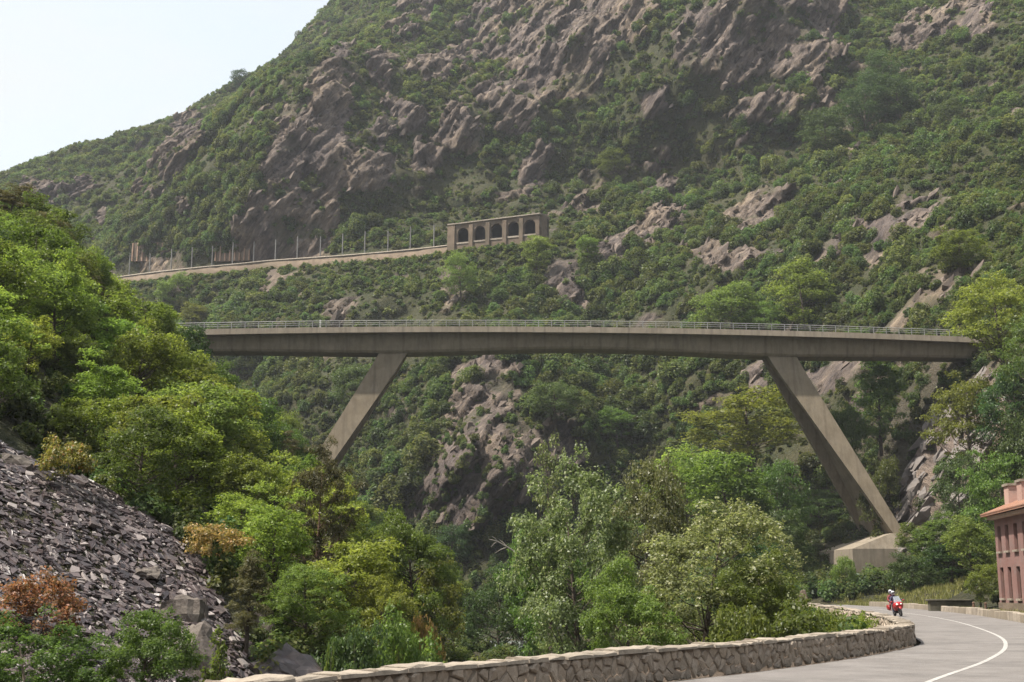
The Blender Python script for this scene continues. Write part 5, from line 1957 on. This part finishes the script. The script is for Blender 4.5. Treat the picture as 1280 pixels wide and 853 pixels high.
items = sorted([('P', p, h, w) for p, h, w in PLACED] + [('F', (x, y, z), h, w) for x, y, z, h, w in forest], key=lambda t: t[1][1])
shown = []
for kind_, p, h, w in items:
    nvis, u, v = stamp(p, h, w)
    if kind_ == 'F' and nvis >= 3:
        shown.append((p, h, w, u, v))
print('forest', len(forest), 'shown', len(shown))
shown.sort(key=lambda t: -t[4])
ROWN = 14
rows_ = [shown[i:i + ROWN] for i in range(0, len(shown), ROWN)]
for ri_, row in enumerate(rows_):
    row.sort(key=lambda t: t[3])
    for ci, (p, h, w, u, v) in enumerate(row):
        q = r.uniform()
        if q < 0.60:
            sp, lm, adj, nm = 'broad', 'leaf_bright', 'bright green broadleaf tree', 'broadleaf_tree'
        elif q < 0.86:
            sp, lm, adj, nm = 'dense', 'leaf_mid', 'green broadleaf tree', 'broadleaf_tree'
        elif q < 0.94:
            sp, lm, adj, nm = 'dense', 'leaf_dark', 'dark green broadleaf tree', 'broadleaf_tree'
        else:
            sp, lm, adj, nm = 'pine', 'needles', 'brownish pine', 'pine_tree'
        if sp == 'pine':
            w *= 0.8
        rowname = 'lowest row' if ri_ == 0 else ('top row' if ri_ == len(rows_) - 1 else ORD[ri_] + ' row up')
        plant(sp, nm, f'{adj} in the left hillside woods, {rowname}, {ORD[ci]} from the left', 'tree', p, h, w, lm, 'trees of the left hillside woods')

# prominent trees on the mountainside
GF = 'prominent trees on the mountainside'
FAR = [
    ('dense', 'largest dark tree under the upper right crag', 1078, 108, 75, 75, 'leaf_dark'), ('dense', 'dark tree left of the largest dark tree under the crag', 1030, 150, 60, 60, 'leaf_dark'),
    ('dense', 'dark tree right of the largest dark tree under the crag', 1125, 105, 55, 60, 'leaf_dark'), ('dense', 'dark tree highest under the upper right crag', 1105, 75, 60, 55, 'leaf_dark'),
    ('dense', 'rounded green tree above the deck, right of the middle', 908, 370, 95, 72, 'leaf_mid'), ('broad', 'pale green tree above the deck right of the rounded one', 1000, 350, 85, 80, 'leaf_bright'),
    ('dense', 'green tree above the deck between rounded tree and right leg', 955, 385, 60, 48, 'leaf_mid'), ('broad', 'rounded tree below the left part of the railway wall', 210, 358, 50, 45, 'leaf_mid'),
    ('broad', 'pale rounded tree just above the left end of the deck', 243, 385, 48, 36, 'leaf_bright'), ('dense', 'dark tree in front of the left pier of the gallery', 577, 326, 48, 50, 'leaf_mid'),
    ('broad', 'tree in front of the right end of the gallery', 672, 300, 45, 42, 'leaf_mid'), ('broad', 'light green tree on the slope right of the gallery', 735, 300, 40, 34, 'leaf_bright'),
    ('dense', 'rounded shrub tree high on the slope left of the upper right crag', 770, 195, 50, 36, 'leaf_mid'), ('dense', 'round dark tree on the right slope below the dark grove', 1188, 128, 40, 44, 'leaf_dark'),
    ('broad', 'light tree on the right slope above the bridge end', 1195, 290, 80, 60, 'leaf_bright'), ('dense', 'dark tree on the crest left of the big crag', 300, 92, 30, 26, 'leaf_dark'),
    ('broad', 'light green tree behind the deck between the legs', 770, 515, 70, 45, 'leaf_mid'), ('dense', 'dark tree behind the deck right of the left leg', 440, 470, 70, 70, 'leaf_dark'),
    ('dense', 'dark tree at the bottom of the dark rock spur', 560, 665, 60, 50, 'leaf_dark'), ('dense', 'dark tree right of the dark rock spur', 690, 490, 70, 50, 'leaf_dark'),
]
for i, (sp, lab, u, v, wpx, hpx, lm) in enumerate(FAR):
    p = mountain_point(u, v + hpx * 0.75)
    Y = p[1]
    fw = 7.0 if 'gallery' in lab and 'in front' in lab else 0.8
    plant(sp, 'mountainside_tree', lab, 'tree', (p[0], Y - fw, p[2] - 1.2 - (2.0 if fw > 1 else 0)), hpx / F_PX * Y * 1.15, wpx / F_PX * Y, lm, GF, k=i)

# bare leaning branch over the river
o = at(710, 790, 77)
o[2] = gz1(o[0], 77)
dead = thing('dead_tree', 'bare pale branch arching out over the river gap', 'tree', tuple(o))
mb = MB()
pts = [at(*c) - o for c in ((706, 775, 77), (690, 735, 77), (672, 710, 76), (655, 697, 75.4), (634, 684, 75), (622, 677, 74.8), (611, 674, 74.6))]
pts[0] = np.array([0, 0, -0.3])
mb.tube(pts, [0.14, 0.10, 0.075, 0.06, 0.045, 0.03, 0.012], 6)
mb.build('trunk', 'bark_pale', dead, smooth=True)
for i, (k, du, dv) in enumerate(((3, -14, 12), (4, -10, -9), (4, -16, 8), (5, -8, 7), (3, 4, -14), (2, -12, 16), (5, -7, -6))):
    mb = MB()
    q = pts[k]
    e_ = q + np.array([du / F_PX * 75, 0.2 * (i % 3 - 1), -dv / F_PX * 75])
    mb.tube([q, (q + e_) / 2 + np.array([0, 0, 0.05]), e_], [0.028, 0.018, 0.006], 4)
    mb.build('twig', 'bark_pale', dead)

# ------------------------------------------------------------------ scrub on the mountain, undergrowth in the valley
def instancer(name, label, pts, scl, rotz, protos, mat):
    """One stuff object: plant meshes instanced on its points by geometry nodes."""
    me_ = bpy.data.meshes.new(name)
    me_.vertices.add(len(pts))
    me_.vertices.foreach_set('co', np.asarray(pts, np.float32).ravel())
    for nm, arr in (('scl', scl), ('rotz', rotz)):
        a_ = me_.attributes.new(nm, 'FLOAT', 'POINT')
        a_.data.foreach_set('value', np.asarray(arr, np.float32))
    which = np.random.default_rng(5).integers(0, len(protos), len(pts)).astype(np.int32)
    a_ = me_.attributes.new('which', 'INT', 'POINT')
    a_.data.foreach_set('value', which)
    me_.update()
    ob = link(name, me_)
    ng = bpy.data.node_groups.new(name, 'GeometryNodeTree')
    ng.interface.new_socket('Geometry', in_out='INPUT', socket_type='NodeSocketGeometry')
    ng.interface.new_socket('Geometry', in_out='OUTPUT', socket_type='NodeSocketGeometry')
    gi, go = ng.nodes.new('NodeGroupInput'), ng.nodes.new('NodeGroupOutput')
    join = ng.nodes.new('GeometryNodeJoinGeometry')
    at1 = ng.nodes.new('GeometryNodeInputNamedAttribute'); at1.data_type = 'FLOAT'; at1.inputs[0].default_value = 'scl'
    at2 = ng.nodes.new('GeometryNodeInputNamedAttribute'); at2.data_type = 'FLOAT'; at2.inputs[0].default_value = 'rotz'
    at3 = ng.nodes.new('GeometryNodeInputNamedAttribute'); at3.data_type = 'INT'; at3.inputs[0].default_value = 'which'
    cx = ng.nodes.new('ShaderNodeCombineXYZ')
    ng.links.new(at2.outputs[0], cx.inputs[2])
    for i, pm in enumerate(protos):
        po = bpy.data.objects.new(name + '_plant', pm)           # not linked: only a source for the instances
        oi = ng.nodes.new('GeometryNodeObjectInfo')
        oi.inputs['Object'].default_value = po
        oi.inputs['As Instance'].default_value = True
        cmp_ = ng.nodes.new('FunctionNodeCompare')
        cmp_.data_type = 'INT'
        cmp_.operation = 'EQUAL'
        ng.links.new(at3.outputs[0], cmp_.inputs[2])
        cmp_.inputs[3].default_value = i
        ip = ng.nodes.new('GeometryNodeInstanceOnPoints')
        ng.links.new(gi.outputs[0], ip.inputs['Points'])
        ng.links.new(cmp_.outputs[0], ip.inputs['Selection'])
        ng.links.new(oi.outputs['Geometry'], ip.inputs['Instance'])
        ng.links.new(cx.outputs[0], ip.inputs['Rotation'])
        ng.links.new(at1.outputs[0], ip.inputs['Scale'])
        ng.links.new(ip.outputs[0], join.inputs[0])
    ng.links.new(join.outputs[0], go.inputs[0])
    md = ob.modifiers.new('plants', 'NODES')
    md.node_group = ng
    return tag(ob, label, kind='stuff')


def scrub_proto(seed, leaves, leaf, flatz=0.8, mat='scrub'):
    """A low bushy crown of unit radius."""
    r_ = np.random.default_rng(seed)
    n = 9
    cc = np.stack([r_.uniform(-0.6, 0.6, n), r_.uniform(-0.6, 0.6, n), r_.uniform(0.1, 0.95, n)], 1)
    cc[:, 2] *= 1.15 - 0.8 * np.hypot(cc[:, 0], cc[:, 1])
    cr = r_.uniform(0.25, 0.5, n)
    idx = r_.integers(0, n, leaves)
    d = unit(r_.normal(size=(leaves, 3)))
    pos = cc[idx] + d * (r_.uniform(0.3, 1, (leaves, 1)) ** 0.5) * cr[idx][:, None]
    pos[:, 2] = np.abs(pos[:, 2]) * flatz * 1.25
    nrm = unit(d * 0.6 + np.array([0, 0, 0.55]) + r_.normal(size=(leaves, 3)) * 0.4)
    v, f = leaf_quads(pos, nrm, leaf * r_.uniform(0.6, 1.4, leaves), 0.6, r_)
    me_ = mesh_np('scrub', v, f)
    me_.materials.append(MAT[mat])
    return me_


rs = np.random.default_rng(99)
vv = vert.reshape(-1, 3)
cell = np.zeros(NR * NCOL, bool)
# surface area per vertex
e1 = np.zeros_like(vert); e2 = np.zeros_like(vert)
e1[:, :-1] = vert[:, 1:] - vert[:, :-1]
e2[:-1] = vert[1:] - vert[:-1]
area = np.linalg.norm(np.cross(e1.reshape(-1, 3), e2.reshape(-1, 3)), axis=1)
area = np.minimum(area, 6.0)
nrmv = unit(np.cross(e1.reshape(-1, 3), e2.reshape(-1, 3)))
inv_ = (MPU > -140) & (MPU < 1420) & (MPV > -130) & (MPV < 800)
upness = np.abs(nrmv[:, 2])
dens_n = fbm(flat / np.array([34, 34, 26]), 3, 201)
veg = np.clip(1 - rock * 1.3, 0, 1)
veg = np.maximum(veg, 0.035)
spur = (flat[:, 2] < 48) & (flat[:, 0] > -28) & (flat[:, 0] < 8)
veg = np.where(spur, np.maximum(veg, 0.30), veg)          # the spur over the river is half overgrown
rz_ = rail_z(vv[:, 0])
on_rail = (vv[:, 2] > rz_ - 3.2) & (vv[:, 2] < rz_ + 6.0) & (MPU > 20) & (MPU < 690)
prob = area * veg * inv_ * (~on_rail)
prob *= np.clip(0.75 + 0.8 * dens_n, 0.3, 1.5)
prob[tt.repeat(NCOL) > 0.995] *= 1.5
print('veg area', float((area * veg * inv_).sum()))
NSCRUB = 52000
idx = rs.choice(len(vv), NSCRUB, p=prob / prob.sum())
ps_ = vv[idx] + rs.uniform(-0.5, 0.5, (NSCRUB, 3)) * np.array([1.1, 0.3, 0.6])
big = smoothstep(0.05, 0.42, fbm(ps_ / np.array([38, 38, 26]), 3, 207))
sc_ = rs.gamma(2.4, 0.46, NSCRUB) * (0.75 + 0.4 * big) + 0.45
tree_ = (rs.uniform(size=NSCRUB) < 0.10 * big + 0.012) & (rock[idx] < 0.3)
sc_ = np.where(tree_, rs.uniform(2.4, 4.6, NSCRUB), np.minimum(sc_, 3.0))
sc_ = np.where(rock[idx] > 0.5, sc_ * 0.55, sc_)
sc_ = np.where(tt.repeat(NCOL)[idx] > 0.96, np.minimum(sc_, 1.9), sc_)
dr_ = np.abs(ps_[:, 2] - rail_z(ps_[:, 0]))
sc_ = np.where((dr_ < 14) & (ps_[:, 2] < rail_z(ps_[:, 0])) & (ps_[:, 0] < 20), np.minimum(sc_, 1.5), sc_)
ps_[:, 2] -= 0.25 * sc_
nearer = ps_[:, 1] < 330
large = sc_ > 2.3
sp_tree = [scrub_proto(380 + i, 2200, 0.15, 0.95 + 0.1 * (i % 3)) for i in range(6)]
instancer('mountain_woods', 'darker tree clumps standing up from the mountainside scrub', ps_[large], sc_[large], rs.uniform(0, 6.28, large.sum()), sp_tree, 'scrub')
sp_far = [scrub_proto(300 + i, 330, 0.34, 0.8 + 0.12 * (i % 3)) for i in range(7)]
sp_near = [scrub_proto(320 + i, 800, 0.22, 0.8 + 0.12 * (i % 3)) for i in range(5)]
instancer('mountain_scrub', 'green scrub and small trees covering the far mountainside', ps_[~nearer & ~large], sc_[~nearer & ~large], rs.uniform(0, 6.28, (~nearer & ~large).sum()), sp_far, 'scrub')
instancer('slope_scrub', 'green scrub covering the slope behind the bridge legs', ps_[nearer & ~large], sc_[nearer & ~large], rs.uniform(0, 6.28, (nearer & ~large).sum()), sp_near, 'scrub')

tuft = area * np.clip(1 - rock * 1.6, 0, 1) * inv_ * (~on_rail)
NTUFT = 24000
it_ = rs.choice(len(vv), NTUFT, p=tuft / tuft.sum())
pt_ = vv[it_] + rs.uniform(-0.4, 0.4, (NTUFT, 3)) * np.array([1, 0.3, 0.3])
pt_[:, 2] -= 0.1
instancer('mountain_grass', 'low grass and weeds between the scrub of the mountainside', pt_, rs.uniform(0.35, 0.95, NTUFT), rs.uniform(0, 6.28, NTUFT), [scrub_proto(360 + i, 120, 0.5, 0.6, 'scrub_dry') for i in range(4)], 'scrub_dry')


def rock_proto(seed):
    r_ = np.random.default_rng(seed)
    bm = bmesh.new()
    a_ = 0.95
    for q in r_.uniform(-1, 1, (14, 3)):
        q = q * np.array([1.0, 0.55, 0.34])
        bm.verts.new((q[0] * math.cos(a_) - q[2] * math.sin(a_), q[1], q[0] * math.sin(a_) + q[2] * math.cos(a_)))
    bmesh.ops.convex_hull(bm, input=bm.verts[:])
    bmesh.ops.delete(bm, geom=[v_ for v_ in bm.verts if not v_.link_faces], context='VERTS')
    me_ = bpy.data.meshes.new('crag_block')
    bm.to_mesh(me_)
    bm.free()
    me_.materials.append(MAT['crag'])
    return me_


pr_k = area * (rock > 0.45) * inv_ * (~on_rail)
NROCK = 2600
ik = rs.choice(len(vv), NROCK, p=pr_k / pr_k.sum())
sk_off = 1.0
pk = vv[ik] + rs.uniform(-0.5, 0.5, (NROCK, 3))
pk[:, 1] += 0.45 * sk_off
sk = rs.gamma(2.0, 0.45, NROCK) + 0.4
sk = np.minimum(sk, 2.6)
instancer('crag_blocks', 'broken blocks and ledges of bare rock on the crags', pk, sk, rs.normal(size=NROCK) * 0.35, [rock_proto(500 + i) for i in range(10)], 'crag')

ck = np.where(cliff > 0.25)[0]
ck = rs.choice(ck, 900)
instancer('cliff_blocks', 'pale grey broken ledges of the rock face under the bridge end', vp[ck] + rs.uniform(-0.6, 0.6, (900, 3)) + np.array([0.3, 0.2, -0.2]), rs.gamma(2.0, 0.4, 900) + 0.4, rs.normal(size=900) * 0.5, [(lambda m_: (m_.materials.clear(), m_.materials.append(MAT['crag_grey']), m_)[2])(rock_proto(520 + i)) for i in range(6)], 'crag_grey')

n = 22000
xu, yu = rs.uniform(-85, 110, n), rs.uniform(22, 245, n)
zu = ground_z(xu, yu)
pu, pv = proj(np.stack([xu, yu, zu], 1))
dl, sl = dist_path(xu, yu, wl_c)
dr2, sr2 = dist_path(xu, yu, RIGHT)
ok = (pu > -150) & (pu < 1430) & ~in_poly(xu, yu, SCREE) & ~((dl * sl > -1.5) & (dr2 * sr2 < 5.0) & (yu < 150)) & (zu > -4.6)
cl_n = np.interp(yu, vy, np.arange(len(vy))).astype(int) * n_c + np.clip(((xu - vx[0]) / 1.2).astype(int), 0, n_c - 1)
ok &= (cliff[cl_n] < 0.2) | (rs.uniform(size=n) < 0.08)
ok &= ~((np.hypot(xu - 40, yu - 130) < 16) & (zu < 3))                   # the open verge
ok &= ~((xu > 30) & (xu < 47) & (yu > 70) & (yu < 97))                 # the house
ok &= ~((xu > 42) & (xu < 60) & (yu > 165) & (yu < 204))        # in front of the pedestal
ok &= ~((xu > -1) & (xu < 30) & (yu > 22) & (yu < 30))
scu = rs.uniform(0.5, 1.5, n) * np.where(yu > 140, 1.35, 0.85)
pu3 = np.stack([xu, yu, zu - 0.1], 1)
under = [scrub_proto(340 + i, 700, 0.19, 0.9) for i in range(5)]
instancer('undergrowth', 'shrubby undergrowth beneath the trees of the valley', pu3[ok], scu[ok], rs.uniform(0, 6.28, ok.sum()), under, 'scrub')

# grass of the verges
n = 9000
gx_ = np.concatenate([rs.uniform(25, 52, 6500), rs.uniform(24, 37, 2500)])
gy_ = np.concatenate([rs.uniform(112, 152, 6500), rs.uniform(60, 112, 2500)])
dl, sl = dist_path(gx_, gy_, wl_c)
dr2, sr2 = dist_path(gx_, gy_, RIGHT)
okg = (dr2 * sr2 > 0.7) | ((gy_ > 118) & (dl * sl < -0.3))
okg &= ~((gy_ > 74) & (gy_ < 93) & (gx_ > 32.2) & (dr2 * sr2 > 3.0))
okg &= (gy_ > 112) | (dr2 * sr2 < 2.6)
gx_, gy_ = gx_[okg], gy_[okg]
gzz = ground_z(gx_, gy_)
nb = 7
cx_ = np.repeat(np.stack([gx_, gy_, gzz], 1), nb, 0)
cx_[:, :2] += rs.normal(size=(len(cx_), 2)) * 0.14
az = rs.uniform(0, 6.28, len(cx_))
hh = rs.uniform(0.18, 0.55, len(cx_))
lean = np.stack([np.cos(az + 1.3), np.sin(az + 1.3), np.zeros(len(az))], 1) * hh[:, None] * 0.4
wv = np.stack([np.cos(az), np.sin(az), np.zeros(len(az))], 1) * 0.035
tri = np.stack([cx_ - wv, cx_ + wv, cx_ + lean + np.stack([np.zeros(len(hh)), np.zeros(len(hh)), hh], 1)], 1).reshape(-1, 3)
tag(link('grass', mesh_np('grass', tri, np.arange(len(tri)).reshape(-1, 3)), 'grass'), 'dry yellowish grass on the verge beyond the bend', kind='stuff')

# ------------------------------------------------------------------ the scree
def slab_proto(seed, n=6, thick=0.22):
    r_ = np.random.default_rng(seed)
    w = np.sort(r_.uniform(0, 2 * math.pi, n) * 0.35 + np.linspace(0, 2 * math.pi, n, endpoint=False) * 0.65 + 0.2)
    rad = r_.uniform(0.65, 1.1, n)
    top = np.stack([np.cos(w) * rad, np.sin(w) * rad * 0.55, np.full(n, thick / 2) + r_.uniform(-0.07, 0.07, n)], 1)
    bot = top * np.array([1.06, 1.08, 0]) + np.array([0, 0, -thick / 2])
    return np.concatenate([bot, top]), n


def slab_faces(n):
    f = [(i, (i + 1) % n, n + (i + 1) % n, n + i) for i in range(n)]
    f += [(n, n + i, n + i + 1) for i in range(1, n - 1)]
    return f


def rot_align(nrm, spin, tilt):
    """Slab frame: z near the slope's normal, x down the slope turned by spin."""
    z = Vector(nrm) + Vector(tilt)
    z.normalize()
    x = Vector((nrm[0], nrm[1], -1.0))
    x = (x - z * x.dot(z)).normalized()
    y = z.cross(x)
    return Matrix((x, y, z)).transposed() @ Matrix.Rotation(spin, 3, 'Z')


def gnormal(x, y):
    e = 1.2
    zx = gz1(x + e, y) - gz1(x - e, y)
    zy = gz1(x, y + e) - gz1(x, y - e)
    v = Vector((-zx / (2 * e), -zy / (2 * e), 1))
    return v.normalized()


sgrid = []
n = 60000
sx_, sy_ = rs.uniform(-34, -6, n), rs.uniform(27, 60, n)
oks = in_poly(sx_, sy_, SCREE)
sx_, sy_ = sx_[oks], sy_[oks]
sz_ = ground_z(sx_, sy_)
e = 1.0
zx_ = (ground_z(sx_ + e, sy_) - ground_z(sx_ - e, sy_)) / 2
zy_ = (ground_z(sx_, sy_ + e) - ground_z(sx_, sy_ - e)) / 2
pu, pv = proj(np.stack([sx_, sy_, sz_], 1))
vis = (pu > -60) & (pu < 420) & (pv < 900)
sx_, sy_, sz_, zx_, zy_ = (a[vis] for a in (sx_, sy_, sz_, zx_, zy_))
m_small = min(17000, len(sx_) - 250)
allv, allf = [], []
protos = [slab_proto(400 + i, 5 + i % 3, 0.16 + 0.06 * (i % 4)) for i in range(10)]
for i in range(m_small):
    pv_, n = protos[i % 10]
    M = np.array(rot_align((-zx_[i], -zy_[i], 1.0), random.gauss(0, 0.6), (random.gauss(0.0, 0.24), random.gauss(0.0, 0.24), 0)))
    s_ = random.choice((0.07, 0.08, 0.10, 0.12, 0.15, 0.19, 0.26)) * random.uniform(0.8, 1.35)
    q = (pv_ * s_) @ M.T + np.array([sx_[i], sy_[i], sz_[i] + 0.05 + random.uniform(-0.02, 0.10)])
    a = len(allv)
    allv.extend(map(tuple, q))
    allf.extend(tuple(a + k for k in f) for f in slab_faces(n))
me = bpy.data.meshes.new('scree')
me.from_pydata(allv, [], allf)
tag(link('scree', me, 'slate_chips'), 'dark glinting slate rubble covering the scree slope', kind='stuff')
slab_me = []
for i in range(8):
    pv_, n = slab_proto(450 + i, 6 + i % 3, 0.20 + 0.05 * (i % 3))
    mb = MB()
    mb.add(pv_, slab_faces(n))
    m_ = mb.mesh('slate_slab')
    m_.materials.append(MAT['slate'])
    slab_me.append(m_)
big_slabs = []
for i in range(150):
    k = m_small + i
    s_ = random.choice((0.28, 0.33, 0.4, 0.52))
    M = rot_align((-zx_[k], -zy_[k], 1.0), random.gauss(0, 0.5), (random.gauss(0.0, 0.16), random.gauss(0.0, 0.16), 0))
    o = link('slate_slab', slab_me[i % 8], None, None, loc=(sx_[k], sy_[k], sz_[k] + 0.14), rot=M.to_euler(), scale=(s_, s_, s_ * 0.9))
    pu, pv = proj(np.array(o.location))
    big_slabs.append((float(pv), float(pu), o))
big_slabs.sort(key=lambda t: t[0])
for ri_ in range(0, 150, 15):
    for ci, (pv, pu, o) in enumerate(sorted(big_slabs[ri_:ri_ + 15], key=lambda t: t[1])):
        tag(o, f'larger flat slate slab on the scree, {ORD[ri_ // 15]} row from the top, {ORD[ci]} from the left', 'slate slab', 'larger slate slabs on the scree', 'thing')


def boulder(label, u, v, Y, wpx, hpx, pts, mat='boulder', name='boulder', sink=0.4, rotz=0.0):
    """A block from its own corner points in a unit box, widened to the photographed size."""
    for Yt in np.arange(Y - 12, Y + 14, 0.25):
        p = at(u, v, Yt)
        if p[2] <= gz1(p[0], Yt) + 0.05:
            Y = float(Yt)
            break
    p = at(u, v, Y)
    w, h = wpx / F_PX * Y, hpx / F_PX * Y
    bm = bmesh.new()
    for q in pts:
        bm.verts.new((q[0] * w, q[1] * w, q[2] * h))
    bmesh.ops.convex_hull(bm, input=bm.verts[:])
    bmesh.ops.triangulate(bm, faces=bm.faces[:])
    bmesh.ops.subdivide_edges(bm, edges=bm.edges[:], cuts=4, use_grid_fill=True)
    co = np.array([vt.co[:] for vt in bm.verts])
    nz_ = blocks(co / (0.16 * w) + wpx, 7) * 0.035 * w + fbm(co / (0.12 * w) + wpx, 3, 9) * 0.03 * w
    bm.normal_update()
    for vt, dd in zip(bm.verts, nz_):
        vt.co += vt.normal * float(dd)
    me_ = bpy.data.meshes.new(name)
    bm.to_mesh(me_)
    bm.free()
    return tag(link(name, me_, mat, None, loc=(p[0], Y, p[2]), rot=(0, 0, rotz)), label, 'boulder', 'boulders on the left bank')


PYR = [(-0.52, -0.3, -0.9), (0.5, -0.35, -0.9), (0.55, 0.4, -0.9), (-0.5, 0.4, -0.9), (-0.5, -0.2, 0.15), (-0.28, -0.25, 0.45), (0.05, 0.05, 1.0), (0.5, -0.1, 0.25), (0.45, 0.3, 0.3), (-0.35, 0.35, 0.4)]
boulder('brown pyramid shaped boulder just behind the near end of the parapet', 350, 850, 34, 105, 42, PYR, 'slate')
boulder('low brown rock lying against the pyramid shaped boulder', 348, 853, 32.5, 62, 24, [(-0.5, -0.3, -0.8), (0.5, -0.3, -0.8), (0.5, 0.3, -0.8), (-0.5, 0.3, -0.8), (-0.45, -0.2, 0.3), (0, -0.2, 0.95), (0.45, -0.15, 0.4), (0.3, 0.3, 0.7), (-0.3, 0.3, 0.6)], 'slate')
boulder('tall pointed boulder with a pale slanting face below the scree', 243, 848, 36.5, 68, 66, [(-0.5, -0.3, -0.5), (0.5, -0.3, -0.5), (0.5, 0.4, -0.5), (-0.5, 0.4, -0.5), (-0.5, -0.25, 0.45), (0.02, -0.3, 0.6), (0.12, 0.1, 1.05), (-0.2, 0.3, 0.9), (0.5, -0.1, 0.2), (0.45, 0.3, 0.3)])
boulder('blocky dark boulder with a flat pale top on the lower scree', 222, 772, 42, 58, 26, [(-0.5, -0.3, -0.9), (0.5, -0.3, -0.9), (0.5, 0.3, -0.9), (-0.5, 0.3, -0.9), (-0.5, -0.25, 0.3), (-0.1, -0.3, 0.9), (0.1, 0.1, 1.0), (0.5, -0.2, 0.85), (0.5, 0.3, 0.7), (-0.3, 0.3, 0.7)])
boulder('grey rock stuck on the scree right of the blocky boulder', 250, 770, 41.5, 24, 22, [(-0.5, -0.3, -0.9), (0.5, -0.3, -0.9), (0.5, 0.3, -0.9), (-0.5, 0.3, -0.9), (-0.3, -0.25, 0.8), (0.3, -0.2, 1.0), (0.2, 0.3, 0.9), (-0.4, 0.2, 0.5)])
boulder('pale flat slab catching the light in the middle of the scree', 182, 718, 47, 36, 9, [(-0.5, -0.5, -0.6), (0.5, -0.4, -0.6), (0.5, 0.5, -0.6), (-0.5, 0.5, -0.6), (-0.55, 0.2, 1.0), (0.0, -0.55, 0.5), (0.5, 0.0, 0.3), (0.2, 0.6, 1.2)])
boulder('flat grey slab at the top left of the scree', 20, 578, 54.5, 40, 12, [(-0.5, -0.4, -0.6), (0.5, -0.4, -0.9), (0.5, 0.5, -0.6), (-0.5, 0.5, -0.6), (-0.55, 0.0, 1.0), (0.0, -0.45, 0.6), (0.5, 0.0, -0.1), (0.1, 0.5, 0.7)])
boulder('purplish rock at the foot of the small conifer', 330, 782, 43, 34, 20, [(-0.5, -0.3, -0.9), (0.5, -0.3, -0.9), (0.5, 0.3, -0.9), (-0.5, 0.3, -0.9), (-0.3, -0.25, 0.8), (0.3, -0.2, 1.0), (0.2, 0.3, 0.9), (-0.4, 0.2, 0.5)])
for u, v, Y, w, h, lab in ((608, 811, 150, 22, 11, 'pale rock standing in the river, right one'), (588, 812, 148, 16, 8, 'small pale rock at the left edge of the river'), (640, 812, 146, 20, 9, 'dark wet rock at the right edge of the river')):
    boulder(lab, u, v, Y, w, h, [(-0.5, -0.3, -1.5), (0.5, -0.3, -1.5), (0.5, 0.3, -1.5), (-0.5, 0.3, -1.5), (-0.4, -0.25, 0.4), (0.1, -0.2, 1.0), (0.4, 0.1, 0.5), (-0.2, 0.3, 0.7)], 'boulder', 'river_rock')['group'] = 'rocks in the river'

# ------------------------------------------------------------------ haze over the whole valley
m, nt, out = new_mat('haze')
pv = N(nt, 'ShaderNodeVolumePrincipled')
pv.inputs['Color'].default_value = (0.86, 0.90, 1.0, 1)
pv.inputs['Density'].default_value = 0.00012
pv.inputs['Anisotropy'].default_value = 0.2
nt.links.new(pv.outputs[0], out.inputs['Volume'])
hb = MB()
zt_ = float(mverts[:, :, 2].max()) + 14
hb.box(-420, 400, -60, 1160, float(mverts[:, :, 2].min()) - 1.0, zt_)
haze = hb.build('haze', m)
tag(haze, 'thin pale haze filling the valley air', kind='stuff')
